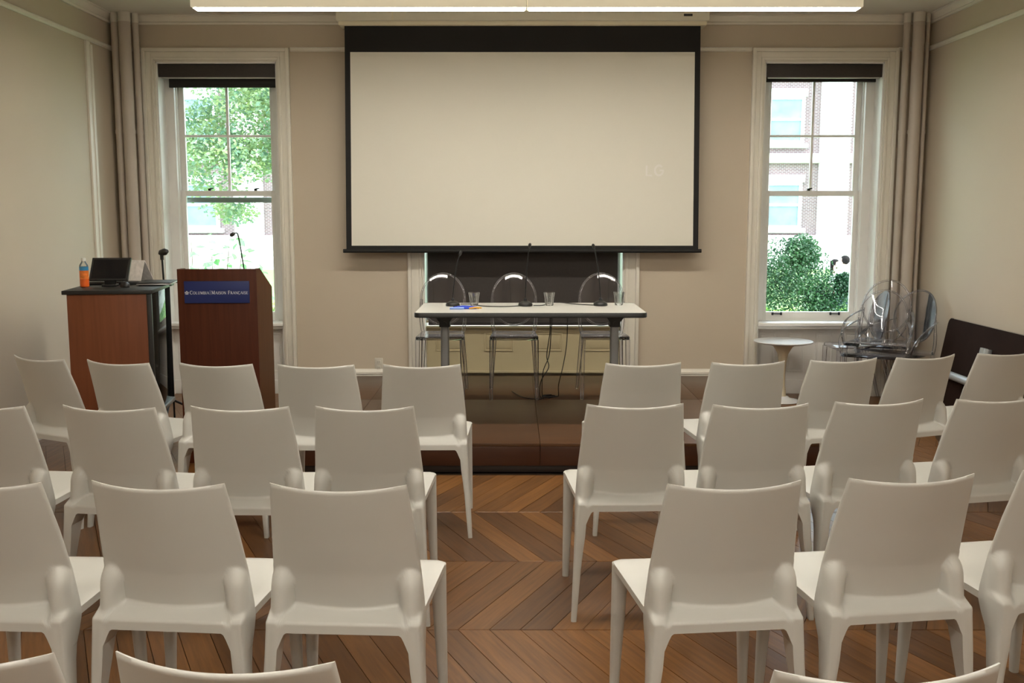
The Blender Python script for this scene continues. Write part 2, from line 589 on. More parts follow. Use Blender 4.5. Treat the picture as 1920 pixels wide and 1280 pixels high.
def window(name, a, b, top, cw, label, zlow=0.0, locks=(.5,), storm=False, panels=4, fw=.085, apmat='winwhite', sw=.045):
    w = structure(bpy.data.objects.new(name, None), label)
    C.objects.link(w)
    w.location = ((a + b) / 2, YW, 0)
    ox = (a + b) / 2
    a -= ox; b -= ox
    Y = 0.0
    m = MB()      # moulded casing on the wall face
    T = top + cw
    for s0, s1, pr in ((cw - .028, cw, .038), (.034, cw - .028, .018), (.012, .034, .026), (0, .012, .016)):
        x0, x1, x2, x3 = a - s1, a - s0, b + s0, b + s1
        m.rbox(x0, x1, Y - pr, Y + .005, zlow, top + s1, .003)
        m.rbox(x2, x3, Y - pr, Y + .005, zlow, top + s1, .003)
        m.rbox(x1 - .001, x2 + .001, Y - pr, Y + .005, top + s0, top + s1, .003)
    m.build('casing', 'trim', w, 30)
    m = MB()
    m.box(a, a + .012, Y, Y + .19, zlow, top); m.box(b - .012, b, Y, Y + .19, zlow, top); m.box(a, b, Y, Y + .19, top - .012, top)
    m.build('jamb', 'winwhite', w)
    m = MB()      # box frame round the sashes
    m.rbox(a, a + fw, Y + .17, Y + WT, .58, top, .004); m.rbox(b - fw, b, Y + .17, Y + WT, .58, top, .004)
    m.box(a, b, Y + .17, Y + WT, top - .05, top)
    m.box(a + fw, a + fw + .007, Y + .21, Y + .225, .64, top - .05); m.box(b - fw - .007, b - fw, Y + .21, Y + .225, .64, top - .05)
    m.build('frame', 'winwhite', w, 30)
    ga, gb = a + fw, b - fw
    zs, zb, z1, z2, zm = .630, .703, 1.702, 1.747, 2.212
    up = MB()
    up.rbox(ga, ga + sw, Y + .272, Y + .307, z1, top - .05, .003)
    up.rbox(gb - sw, gb, Y + .272, Y + .307, z1, top - .05, .003)
    up.rbox(ga + sw, gb - sw, Y + .2725, Y + .3065, z1, z2 - .004, .003)
    up.rbox(ga + sw, gb - sw, Y + .2725, Y + .3065, top - .11, top - .05, .003)
    us = up.build('upper_sash', 'winwhite', w, 30)
    xm = (ga + gb) / 2
    MB().rbox(xm - .010, xm + .010, Y + .274, Y + .305, z2 - .01, top - .10, .003).build('muntin', 'winwhite', us, 30)
    MB().rbox(ga + .03, gb - .03, Y + .275, Y + .304, zm - .010, zm + .010, .003).build('muntin', 'winwhite', us, 30)
    for p0, p1 in ((ga + sw - .005, xm - .008), (xm + .008, gb - sw + .005)):
        for q0, q1 in ((z2 - .01, zm - .008), (zm + .008, top - .10)):
            MB().box(p0, p1, Y + .287, Y + .291, q0, q1).build('pane', 'pane', us)
    lo = MB()
    lo.rbox(ga, ga + sw, Y + .230, Y + .266, zs, z2, .003)
    lo.rbox(gb - sw, gb, Y + .230, Y + .266, zs, z2, .003)
    lo.rbox(ga + sw, gb - sw, Y + .2305, Y + .2655, z1, z2, .003)
    lo.rbox(ga + sw, gb - sw, Y + .2305, Y + .2655, zs, zb, .003)
    ls = lo.build('lower_sash', 'winwhite', w, 30)
    MB().box(ga + sw - .005, gb - sw + .005, Y + .246, Y + .250, zb - .01, z1 + .01).build('pane', 'pane', ls)
    for fx in locks:
        x = lerp(ga, gb, fx)
        MB().rbox(x - .012, x + .012, Y + .236, Y + .262, z2, z2 + .012, .003).tube([(x - .012, Y + .24, z2 + .014), (x + .03, Y + .25, z2 + .02)], .006, 6).build('sash_lock', 'blackmetal', ls, 40)
    for fx in (.17, .79):
        x = lerp(ga, gb, fx)
        h = MB()
        h.rbox(x - .045, x - .030, Y + .214, Y + .232, .675, .702, .003); h.rbox(x + .030, x + .045, Y + .214, Y + .232, .675, .702, .003)
        h.tube([(x - .035, Y + .216, .688), (x + .035, Y + .216, .688)], .0045, 8)
        h.build('sash_lift', 'blackmetal', ls, 40)
    if storm:
        MB().rbox(ga + .03, gb - .03, Y + .31, Y + .33, z1 - .055, z1 - .010, .002).build('storm_rail', 'grey', w, 30)
    st = MB()
    st.rbox(a + .004, b - .004, Y - (.01 if zlow == 0 else -.10), Y + .232, .600 if zlow == 0 else .622, .631 if zlow == 0 else .640, .008 if zlow == 0 else .003, 3)
    if zlow == 0:
        st.rbox(a + .012, b - .012, Y + .02, Y + .20, .575, .601, .004)
    else:
        st.rbox(a + .012, b - .012, Y + .075, Y + .14, .578, .592, .003)
    st.build('sill', apmat, w, 30)
    ap = MB()     # panelled apron under the sill
    ya = Y + .13
    ap.box(a + .012, b - .012, ya, Y + .2, max(zlow, 0), .58)
    ap.rbox(a + .012, b - .012, ya - .02, ya + .002, max(zlow, 0), max(zlow, 0) + (.12 if zlow == 0 else .02), .004)
    ap.build('apron', apmat, w, 30)
    n = panels
    pw = (b - a) / n
    for i in range(n):
        x0 = a + i * pw + pw * .2
        x1 = a + (i + 1) * pw - pw * .2
        p = MB()
        frame(p, x0, x1, max(zlow, 0) + .19, .53, .012, ya - .008, ya + .001, True)
        p.rbox(x0 + .022, x1 - .022, ya - .006, ya + .001, max(zlow, 0) + .213, .508, .004)
        p.build('panel', apmat, w, 30)
    return w

window('window_1', *OPEN[0], .108, 'sash window with white casing at the left of the screen', 0, (.3, .78), True)
window('window_2', *OPEN[1], .128, 'wide window behind the projection screen, blind drawn', ST, (.5,), False, 4, .014, 'apron', .018)
window('window_3', *OPEN[2], .108, 'sash window with white casing at the right of the screen', 0, (.47,))

def blind(a, b, drop_l, label, z1=2.785, fascia=.115, fab_y=.15, inset=.05):
    t = thing('roller_blind', label, 'blind', ((a + b) / 2, YW, z1), 0, 'roller blinds of the side windows')
    h = (b - a) / 2 - .014
    MB().rbox(-h, h, .012, .022, -fascia, -.012, .002).box(-h, h, .022, .10, -.03, -.014).build('fascia', 'blind', t, 30)
    MB().rbox(-h + .02, h - .01, .024, .055, -fascia - .008, -fascia + .012, .003).build('hem_strip', 'hem', t, 30)
    MB().tube([(-h + .03, .085, -.07), (h - .03, .085, -.07)], .034, 16).build('roller', 'blindfab', t, 40)
    MB().rbox(-h + inset, h - .012, .118, .124, -fascia - drop_l, -.06, .002).rbox(-h + inset, h - .012, .114, .128, -fascia - drop_l - .004, -fascia - drop_l + .02, .003).build('fabric', 'blindfab', t, 30)
    return t
blind(OPEN[0][0], OPEN[0][1], .068, 'dark brown roller blind rolled up in the left window')
blind(OPEN[2][0], OPEN[2][1], .022, 'dark brown roller blind rolled up in the right window', inset=.012)
t = thing('blackout_blind', 'dark brown blind drawn down in the window behind the panel table', 'blind', (.0975, YW + .060, .604))
MB().rbox(-.814, .802, 0, .004, .02, 2.09, .001).build('fabric', 'blind', t)
MB().rbox(-.814, .802, -.006, .010, 0, .03, .004).build('hem_bar', 'blindfab', t, 30)
MB().tube([(-.82, .03, 2.10), (.82, .03, 2.10)], .03, 14).build('roller', 'blindfab', t, 40)

# light portals guide the daylight through the three openings
for a, b, tp in OPEN:
    ld = bpy.data.lights.new('window_portal', 'AREA')
    ld.shape = 'RECTANGLE'
    ld.size = b - a
    ld.size_y = tp - .6
    ld.cycles.is_portal = True
    lo = bpy.data.objects.new('window_portal', ld)
    C.objects.link(lo)
    lo.location = ((a + b) / 2, YW + WT + .02, (tp + .6) / 2)
    lo.rotation_euler = (R(-90), 0, 0)

# heating pipes in the corners
for x, y, r, lab in ((-3.215, 8.31, .030, 'slim painted heating pipe in the left corner, nearest the left wall'),
                     (-3.128, 8.29, .048, 'thick painted heating pipe in the left corner, middle of three'),
                     (-3.058, 8.34, .026, 'slim painted heating pipe beside the casing of the left window'),
                     (3.205, 8.33, .028, 'slim painted heating pipe beside the casing of the right window'),
                     (3.285, 8.29, .046, 'thick painted heating pipe in the right corner, middle of three'),
                     (3.365, 8.31, .018, 'thin painted heating pipe in the right corner, nearest the right wall')):
    p = thing('heating_pipe', lab, 'pipe', (x, y, 0), 0, 'heating pipes in the corners')
    MB().lathe([(r, 0), (r, 3.085)], 18).build('pipe_run', 'pipe', p, 40)
    MB().lathe([(r + .0015, 3.085), (r + .0015, ZC)], 18).build('upper_run', 'ceil', p, 40)
    MB().lathe([(r + .004, 2.2), (r + .004, 2.23)], 18).build('coupling', 'pipe', p, 40)

# wall outlet
t = thing('wall_outlet', 'small ivory double power outlet low on the wall left of the panel table', 'outlet', (-1.138, YW, .272))
MB().rbox(-.035, .035, -.006, .0, -.058, .058, .003).build('plate', 'plate', t, 30)
for dz in (-.024, .024):
    s = MB().rbox(-.017, .017, -.009, -.005, dz - .016, dz + .016, .003).build('socket', 'plate', t, 30)
    for dx in (-.006, .006):
        MB().box(dx - .0012, dx + .0012, -.0098, -.0088, dz - .004, dz + .006).build('slot', 'slot', s)

# ------------------------------------------------------------------ stage
SX0, SX1, SY0 = -1.55, 1.90, 5.87
stg = thing('stage', 'low brown laminate platform under the panel table', 'stage', ((SX0 + SX1) / 2, SY0, 0))
sx = (SX0 + SX1) / 2
xs = [SX0, -1.05, .17, 1.39, SX1]
ys = [SY0, 7.3, YW - .03]
for i in range(4):
    for j in range(2):
        MB().rbox(xs[i] + .0012 - sx, xs[i + 1] - .0012 - sx, ys[j] + .0012 - SY0, ys[j + 1] - .0012 - SY0, ST - .02, ST - random.uniform(0, .001), .0015).build('top_panel', 'stage', stg, 30)
    MB().rbox(xs[i] + .0012 - sx, xs[i + 1] - .0012 - sx, .0, .018, .042, ST - .021, .001).build('riser_panel', 'riser', stg, 30)
MB().rbox(SX0 - sx, SX0 - sx + .018, .02, YW - .04 - SY0, .042, ST - .021, .001).build('side_panel', 'riser', stg, 30)
MB().rbox(SX1 - sx - .018, SX1 - sx, .02, YW - .04 - SY0, .042, ST - .021, .001).build('side_panel', 'riser', stg, 30)
MB().rbox(SX0 - sx + .004, SX1 - sx - .004, .008, .03, 0, .043, .001).build('kick_board', 'kick', stg, 30)

# ------------------------------------------------------------------ projection screen
scx = .085
sc = thing('projection_screen', 'wide white projection screen with black border lowered from a cream housing', 'screen', (scx, 8.25, 1.24))
z = lambda w: w - 1.24
MB().rbox(-1.487, 1.487, -.075, .165, z(3.075), z(3.158), .008).build('housing', 'housing', sc, 30)
MB().rbox(-1.470, 1.470, -.045, .150, z(3.045), z(3.077), .003).build('slot_cover', 'fix', sc, 30)
MB().rbox(-1.04, -1.03, -.0765, -.07, z(3.077), z(3.155), .001).build('housing_seam', 'fix', sc)
MB().rbox(1.28, 1.35, -.077, -.074, z(3.108), z(3.126), .002).build('maker_badge', 'black', sc)
MB().prism([(-1.430, z(3.05)), (1.430, z(3.05)), (1.452, z(1.262)), (-1.452, z(1.262))], 'y', .0, .003).build('black_cloth', 'scrblack', sc)
MB().prism([(-1.388, z(2.842)), (1.388, z(2.842)), (1.408, z(1.290)), (-1.408, z(1.290))], 'y', -.0015, .0).build('white_surface', 'scrwhite', sc)
MB().tube([(-1.478, .0, z(1.247)), (1.478, 0, z(1.247))], .016, 14).build('weight_bar', 'scrblack', sc, 40)

def ribbon(m, pts, w, y, closed=False):
    """flat stroke of width w (number or list) in the x-z plane at depth y"""
    P = [Vector((p[0], p[1])) for p in pts]
    n = len(P)
    L, Rr = [], []
    for i in range(n):
        d = (P[(i + 1) % n if closed else min(i + 1, n - 1)] - P[i - 1 if (closed or i) else 0])
        d = d.normalized() if d.length > 1e-9 else Vector((1, 0))
        nn = Vector((-d.y, d.x))
        ww = (w[i] if isinstance(w, (list, tuple)) else w) / 2
        L.append(P[i] + nn * ww)
        Rr.append(P[i] - nn * ww)
    vs = [(p.x, y, p.y) for p in L] + [(p.x, y, p.y) for p in Rr]
    fs = [(i, (i + 1) % n, n + (i + 1) % n, n + i) for i in range(n if closed else n - 1)]
    m.add(vs, fs)

def arc(cx, cy, rx, ry, a0, a1, n=14):
    return [(cx + rx * math.cos(R(lerp(a0, a1, i / n))), cy + ry * math.sin(R(lerp(a0, a1, i / n)))) for i in range(n + 1)]

# serif capitals as strokes in a unit-high box: (stroke list, advance width)
TH, TN = .15, .065
def glyph(ch):
    s = []
    def st(pts, w): s.append((pts, w))
    def serif(x, y, half=.10): st([(x - half, y), (x + half, y)], .05)
    def aw(n, base=TN, peak=TH, ph=0):   # stroke weight that swells at the sides of bowls
        return [lerp(base, peak, abs(math.sin(math.pi * (i / n) + ph))) for i in range(n + 1)]
    if ch in 'CÇG':
        st(arc(.44, .5, .36, .48, 48, 312, 20), aw(20))
        st([(.70, .98), (.70, .72)], .05)
        if ch != 'G': st([(.70, .02), (.72, .22)], .04)
        if ch == 'Ç': st([(.46, 0), (.50, -.10), (.42, -.20), (.34, -.19)], .06)
        return s, .82
    if ch == 'O':
        st(arc(.46, .5, .37, .47, 0, 360, 28), [lerp(TN, TH, abs(math.cos(2 * math.pi * i / 28))) for i in range(29)])
        return s, .92
    if ch == 'L':
        st([(.2, 0), (.2, 1)], TH); serif(.2, .975); serif(.17, .025); st([(.1, .03), (.62, .03)], TN); st([(.62, 0), (.65, .24)], .05)
        return s, .70
    if ch == 'U':
        st([(.2, 1), (.2, .33)] + arc(.43, .33, .23, .3, 180, 360, 12) + [(.66, 1)], TH * .72); serif(.2, .975, .13); serif(.66, .975, .11)
        return s, .86
    if ch == 'M':
        st([(.16, 0), (.2, 1)], TN); st([(.2, 1), (.52, .06)], TH); st([(.52, .06), (.84, 1)], TN); st([(.84, 1), (.88, 0)], TH)
        serif(.16, .025); serif(.88, .025, .13); serif(.15, .975, .08); serif(.9, .975, .08)
        return s, 1.05
    if ch == 'B':
        st([(.2, 0), (.2, 1)], TH); st([(.1, .975), (.4, .975)] + arc(.4, .755, .2, .22, 90, -90, 10) + [(.2, .535)], TN * 1.25)
        st([(.2, .535), (.42, .535)] + arc(.42, .28, .24, .255, 90, -90, 10) + [(.1, .025)], TN * 1.35)
        return s, .74
    if ch == 'I':
        st([(.2, 0), (.2, 1)], TH); serif(.2, .975, .13); serif(.2, .025, .13)
        return s, .42
    if ch == 'A':
        st([(.08, 0), (.42, 1)], TN); st([(.42, 1), (.80, 0)], TH); st([(.22, .36), (.62, .36)], .055); serif(.09, .025); serif(.79, .025, .13)
        return s, .86
    if ch == 'S':
        st(arc(.33, .74, .22, .24, 30, 270, 12) + arc(.33, .255, .23, .245, 90, -150, 12), TH * .75)
        st([(.53, .98), (.53, .74)], .045); st([(.11, .02), (.11, .26)], .045)
        return s, .64
    if ch == 'N':
        st([(.16, 0), (.16, 1)], TN); st([(.14, 1), (.78, 0)], TH); st([(.78, 0), (.78, 1)], TN); serif(.16, .025); serif(.12, .975); serif(.78, .975)
        return s, .90
    if ch in 'FE':
        st([(.2, 0), (.2, 1)], TH); serif(.2, .025, .12); st([(.1, .97), (.60, .97)], TN); st([(.60, 1), (.62, .76)], .05); st([(.2, .52), (.5, .52)], TN); st([(.5, .62), (.5, .42)], .045)
        if ch == 'E': st([(.1, .03), (.63, .03)], TN); st([(.63, 0), (.66, .24)], .05)
        return s, .70
    if ch == 'R':
        st([(.2, 0), (.2, 1)], TH); serif(.2, .025, .12); st([(.1, .975), (.38, .975)] + arc(.38, .745, .2, .23, 90, -90, 10) + [(.2, .515)], TN * 1.3); st([(.38, .51), (.78, .02)], TH); serif(.78, .025, .07)
        return s, .80
    return s, .4

def write(m, text, x, zb, big, small, y, gap=.05):
    for ch, big_ in text:
        if ch == ' ':
            x += small * .55
            continue
        if ch == '|':
            ribbon(m, [(x + small * .35, zb - big * .15), (x + small * .35, zb + big * 1.15)], small * .07, y)
            x += small * .75
            continue
        h = big if big_ else small
        s, adv = glyph(ch)
        for pts, w in s:
            ww = [q * h for q in w] if isinstance(w, list) else w * h
            ribbon(m, [(x + p[0] * h, zb + p[1] * h) for p in pts], ww, y)
        x += (adv + gap) * h
    return x

m = MB()
def sans(m, x, zb, h, y):
    ribbon(m, [(x, zb + h), (x, zb), (x + h * .55, zb)], h * .2, y)
    x += h * .85
    ribbon(m, arc(x + h * .42, zb + h * .5, h * .42, h * .5, 45, 330, 18) + [(x + h * .86, zb + h * .5), (x + h * .48, zb + h * .5)], h * .2, y)
sans(m, 1.10 - scx, z(1.862), .080, -.0022)
o = m.build('projected_logo', 'logo', sc)

# ------------------------------------------------------------------ linear lamps
def lamp(xc, y, L, label, zb=2.828):
    t = thing('linear_lamp', label, 'lamp', (xc, y, zb), 0, 'suspended linear lamps')
    MB().rbox(-L / 2, L / 2, -.07, .07, .004, .102, .004).build('body', 'lampbody_glow', t, 30)
    MB().box(-L / 2 + .02, L / 2 - .02, -.055, .055, .1015, .104).build('upper_diffuser', 'updiff', t)
    MB().box(-L / 2 + .012, L / 2 - .012, -.045, .045, .0, .0055).build('diffuser', 'diff', t)
    for x in (-L / 2 + .25, L / 2 - .25):
        c_ = MB().tube([(x, 0, .1), (x, 0, ZC - zb - .01)], .003, 6).build('suspension_cable', 'fix', t)
        MB().lathe([(.04, ZC - zb - .02), (.04, ZC - zb)], 16, (x, 0, 0)).build('canopy', 'fix', c_, 40)
lamp(-.96, 6.5, 2.10, 'suspended linear lamp over the stage, left of the pair')
lamp(1.145, 6.5, 2.10, 'suspended linear lamp over the stage, right of the pair')
for y, nm in ((3.75, 'front rows'), (.9, 'back rows'), (-1.8, 'camera end of the room')):
    lamp(-.96, y, 2.10, 'suspended linear lamp over the %s, left of the pair' % nm)
    lamp(1.145, y, 2.10, 'suspended linear lamp over the %s, right of the pair' % nm)

# ------------------------------------------------------------------ white moulded chairs
def chair_meshes():
    ZT = .848
    ymid = [(.36, -.205), (.40, -.188), (.44, -.176), (.48, -.179), (.58, -.200), (.70, -.237), (.848, -.290)]
    hwid = [(.36, .217), (.45, .212), (.58, .205), (.70, .196), (.848, .1815)]
    legy = [(.36, -.246), (.435, -.240), (.475, -.221), (.60, -.206)]
    def yleg(z): return interp(legy, z)
    def front(x, zz):
        hw = interp(hwid, zz)
        u = x / hw
        return interp(ymid, zz) + .045 * u * u * sstep(.34, .46, zz) + .02 * (1 - sstep(.34, .46, zz))
    def smin(a, b, k):
        h = max(0, min(1, .5 + .5 * (b - a) / k))
        return lerp(b, a, h) - k * h * (1 - h)
    def back(x, zz):
        hw = interp(hwid, zz)
        base = front(x, zz) - .0125
        xc = hw - .028
        dx = (abs(x) - xc) / .036
        dz = max(0, zz - .540) / .052
        r2 = dx * dx + dz * dz
        y = base
        if r2 < 1:
            dep = base - yleg(zz)
            y = base - dep * (1 - r2) ** .6
        ledge = -.243 + max(0, zz - .459) * 2.4 - max(0, .44 - zz) * .03
        if zz < .50:
            y = smin(y, ledge, .010)
        return y
    NU, NV = 64, 76
    def zbot(x):
        return lerp(.430, .372, sstep(.148, .178, abs(x)))
    F, B = [], []
    for j in range(NV + 1):
        rf, rb = [], []
        for i in range(NU + 1):
            u = math.sin(math.pi / 2 * (i / NU * 2 - 1))
            u = lerp(u, i / NU * 2 - 1, .55)
            v = j / NV
            x0 = u * .19
            zt = ZT - .010 * (1 - u * u)
            zz = lerp(zt, zbot(u * .205), v)
            x = u * interp(hwid, zz)
            yf, yb = front(x, zz), back(x, zz)
            e = min(1, (1 - abs(u)) / .03)                  # round the side edges
            te = math.sqrt(max(0, 1 - (1 - e) ** 2))
            q = min(1, (v) / .02)
            te = min(te, math.sqrt(max(0, 1 - (1 - q) ** 2)))
            mid = (yf + yf - .0125) / 2
            k = .35 + .65 * te
            rf.append((x, lerp(mid, yf, k), zz))
            rb.append((x, lerp(mid, yb, k if zz > .60 else .75 + .25 * te), zz))
        F.append(rf); B.append(rb)
    m = MB()
    vs, idx = [], {}
    n1 = NU + 1
    vs = [p for r in F for p in r] + [p for r in B for p in r]
    off = len(vs) // 2
    fs = []
    for j in range(NV):
        for i in range(NU):
            a = j * n1 + i
            fs.append((a, a + 1, a + n1 + 1, a + n1))
            fs.append((off + a, off + a + n1, off + a + n1 + 1, off + a + 1))
    for i in range(NU):
        fs.append((i, off + i, off + i + 1, i + 1))
        a = NV * n1 + i
        fs.append((a, a + 1, off + a + 1, off + a))
    for j in range(NV):
        a = j * n1
        fs.append((a, a + n1, off + a + n1, off + a))
        a = j * n1 + NU
        fs.append((a, off + a, off + a + n1, a + n1))
    m.add(vs, fs)
    backm = m.mesh('backrest', 75)

    # seat
    m = MB()
    def outline(t):
        """plan outline of the seat, t along a closed list of points"""
        pass
    NY, NX = 26, 24
    T, Bt = [], []
    for j in range(NY + 1):
        v = j / NY
        yy = lerp(.250, -.182, v)
        hw = lerp(.227, .203, v ** .9)
        d = .250 - yy                                     # round the front corners
        rc = .045
        if d < rc:
            hw -= rc - math.sqrt(max(0, rc * rc - (rc - d) ** 2))
        rt, rb = [], []
        for i in range(NX + 1):
            u = i / NX * 2 - 1
            x = u * hw
            y2 = yy + (.045 * u * u * v ** 3)
            zz = .474 - .016 * v - .006 * (1 - u * u) * math.sin(math.pi * min(1, v * 1.1))
            zz -= .010 * max(0, 1 - d / .03) ** 2          # waterfall front edge
            e = min(1, (1 - abs(u)) / .04, d / .012 + .0)
            te = math.sqrt(max(0, 1 - (1 - max(0, e)) ** 2))
            rt.append((x, y2, zz - .004 * (1 - te)))
            rb.append((x * .995, y2 if v else y2 - .001, zz - .014 - .012 * (1 - te)))
        T.append(rt); Bt.append(rb)
    n1 = NX + 1
    vs = [p for r in T for p in r] + [p for r in Bt for p in r]
    off = len(vs) // 2
    fs = []
    for j in range(NY):
        for i in range(NX):
            a = j * n1 + i
            fs.append((a, a + 1, a + n1 + 1, a + n1))
            fs.append((off + a, off + a + n1, off + a + n1 + 1, off + a + 1))
    for i in range(NX):
        fs.append((i, off + i, off + i + 1, i + 1))
        a = NY * n1 + i
        fs.append((a, a + 1, off + a + 1, off + a))
    for j in range(NY):
        a = j * n1
        fs.append((a, a + n1, off + a + n1, off + a))
        a = j * n1 + NX
        fs.append((a, off + a, off + a + n1, a + n1))
    m.add(vs, fs)
    seatm = m.mesh('seat', 60)

    def leg(path, name):
        m = MB()
        secs = []
        for (x, y, zz, wx, wy) in path:
            sec = []
            for k in range(16):
                t = 2 * math.pi * k / 16
                c, s = math.cos(t), math.sin(t)
                q = (abs(c) ** 3.2 + abs(s) ** 3.2) ** (-1 / 3.2)
                sec.append((x + wx / 2 * c * q, y + wy / 2 * s * q, zz))
            secs.append(sec)
        m.loft(secs)
        return m.mesh(name, 60)
    def rear_leg(sd):
        """starts from the very outline in which the backrest ends above it"""
        idx = [q for q in range(NU + 1) if sd * F[NV][q][0] >= .176]
        if sd < 0:
            idx.reverse()
        fr = [F[NV][q] for q in idx]
        bk = [B[NV][q] for q in reversed(idx)]
        top = [Vector(p) for p in fr + bk]
        per = [0.0]
        for q in range(len(top)):
            per.append(per[-1] + (top[(q + 1) % len(top)] - top[q]).length)
        fracs = [d / per[-1] for d in per[:-1]]
        nf = fracs[len(fr) - 1]
        secs = [top]
        for k in range(1, 10):
            t = k / 9
            zz = .372 * (1 - t)
            cx, cy = lerp(.1975, .2235, t ** .9), lerp(-.214, -.246, t)
            wx, wy = lerp(.041, .024, t), lerp(.064, .028, t ** .8)
            sec = []
            for (p, fq) in zip(top, fracs):
                u = (p - sum(top, Vector()) / len(top))
                aa = math.atan2(u.y / .066, sd * u.x / .040)
                c, sn = math.cos(aa), math.sin(aa)
                q = (abs(c) ** 3.2 + abs(sn) ** 3.2) ** (-1 / 3.2)
                rr = Vector((sd * (cx + wx / 2 * c * q), cy + wy / 2 * sn * q, zz))
                own = Vector((sd * (cx + sd * u.x * wx / .040), cy + u.y * wy / .066, zz))
                sec.append(own.lerp(rr, min(1, t * 2.5)))
            secs.append(sec)
        m = MB()
        m.loft(secs)
        return m.mesh('leg', 60)
    legs = []
    for s in (-1, 1):
        legs.append(rear_leg(s))
        fp = []
        for k in range(9):
            t = k / 8
            zz = .462 * (1 - t)
            fp.append((s * lerp(.1995, .213, t), lerp(.2215, .238, t), zz, lerp(.051, .026, t), lerp(.053, .028, t)))
        legs.append(leg(fp, 'leg'))
    for me in [backm, seatm] + legs:
        me.materials.append(M['chair'])
    return seatm, backm, legs
CH = chair_meshes()
def place_chair(x, y, ang, label, group):
    """x, y: middle of the two upper back corners"""
    a = R(ang)
    # upper corners lie .245 behind the chair's origin
    x, y = x * .975, y * .975
    px, py = x - math.sin(a) * .245, y + math.cos(a) * .245
    t = thing('stacking_chair', label, 'chair', (px, py, 0), a, group)
    obj('seat', CH[0], None, t)
    obj('backrest', CH[1], None, t)
    for l in CH[2]:
        obj('leg', l, None, t)
    return t
ORD = ['first', 'second', 'third', 'fourth', 'fifth']
rowname = ['front row', 'second row', 'third row', 'nearest row']
LEFT = [  # counted from the aisle outwards
    [(-.437, 4.77, 1), (-.948, 4.765, -2), (-1.442, 4.80, -7), (-1.945, 4.87, -19), (-2.40, 5.01, -27)],
    [(-.558, 3.71, 0), (-1.03, 3.71, -1), (-1.525, 3.71, -8), (-2.03, 3.73, -5)],
    [(-.468, 2.615, -3), (-.96, 2.635, -5), (-1.46, 2.64, -3)],
    [(-.472, 1.562, -6), (-.945, 1.575, 0)]]
RIGHT = [
    [(.642, 4.82, 4), (1.163, 4.855, 7), (1.665, 4.95, 14), (2.12, 5.06, 20), (2.605, 5.20, 17)],
    [(.472, 3.76, 2), (.952, 3.755, 4), (1.433, 3.83, 10), (1.925, 3.89, 12)],
    [(.603, 2.635, 6), (1.11, 2.70, 8), (1.63, 2.79, 10)],
    [(.603, 1.525, 4)]]
for side, rows in (('left', LEFT), ('right', RIGHT)):
    for r_, row in enumerate(rows):
        for i, (x, y, a) in enumerate(row):
            if len(row) == 1:
                lab = 'white plastic chair right of the aisle in the row nearest the viewer'
            else:
                lab = 'white plastic chair in the %s %s of the aisle, %s from the aisle' % (rowname[r_], side, ORD[i])
            place_chair(x, y, a, lab, 'white chairs of the audience rows')

# ------------------------------------------------------------------ panel table
tx, ty0, ty1, tz = .122, 6.45, 7.21, .91
tb = thing('folding_table', 'white-topped folding table with black edge and grey legs on the stage', 'table', (tx, ty0, ST))
Z = lambda w: w - ST
def rrect(x0, x1, y0, y1, r, n=6):
    out = []
    for cx, cy, a in ((x1 - r, y0 + r, -90), (x1 - r, y1 - r, 0), (x0 + r, y1 - r, 90), (x0 + r, y0 + r, 180)):
        for k in range(n + 1):
            t = R(a + 90 * k / n)
            out.append((cx + r * math.cos(t), cy + r * math.sin(t)))
    return out
W2 = .762
MB().prism(rrect(-W2 + .003, W2 - .003, .003, ty1 - ty0 - .003, .04), 'z', Z(tz - .026), Z(tz)).build('tabletop', 'tabletop', tb, 40)
m = MB()
o_ = rrect(-W2, W2, 0, ty1 - ty0, .043, 6); i_ = rrect(-W2 + .004, W2 - .004, .004, ty1 - ty0 - .004, .039, 6)
rings = [[(p[0], p[1], Z(tz - .032)) for p in i_], [(p[0], p[1], Z(tz - .029)) for p in o_], [(p[0], p[1], Z(tz - .004)) for p in o_], [(p[0], p[1], Z(tz + .001)) for p in i_]]
m.loft(rings, True, False)
m.build('edge_band', 'black', tb, 40)
for s, xx in ((-1, -.585), (1, .585)):
    l = MB()
    l.rbox(xx - .028, xx + .028, .345, .415, Z(ST + .06), Z(tz - .12), .012, 3).build('leg', 'grey', tb, 30)
    MB().rbox(xx - .028, xx + .028, .06, .70, Z(ST + .025), Z(ST + .062), .01).build('foot_rail', 'grey', tb, 30)
    for yy in (.09, .67):
        MB().lathe([(.028, 0), (.03, .012), (.02, .026)], 14, (xx, yy, 0)).build('glide', 'black', tb, 40)
    b_ = MB()
    b_.prism([(xx - .085, Z(tz - .033)), (xx + .085, Z(tz - .033)), (xx + .075, Z(tz - .045)), (xx + .035, Z(tz - .095)), (xx + .036, Z(tz - .13)), (xx - .036, Z(tz - .13)), (xx - .035, Z(tz - .095)), (xx - .075, Z(tz - .045))], 'y', .33, .43)
    b_.tube([(xx, .325, Z(tz - .105)), (xx, .435, Z(tz - .105))], .014, 10)
    b_.build('hinge_bracket', 'black', tb, 30)
MB().rbox(-.585, .585, .365, .395, Z(tz - .062), Z(tz - .034), .004).build('beam', 'black', tb, 30)

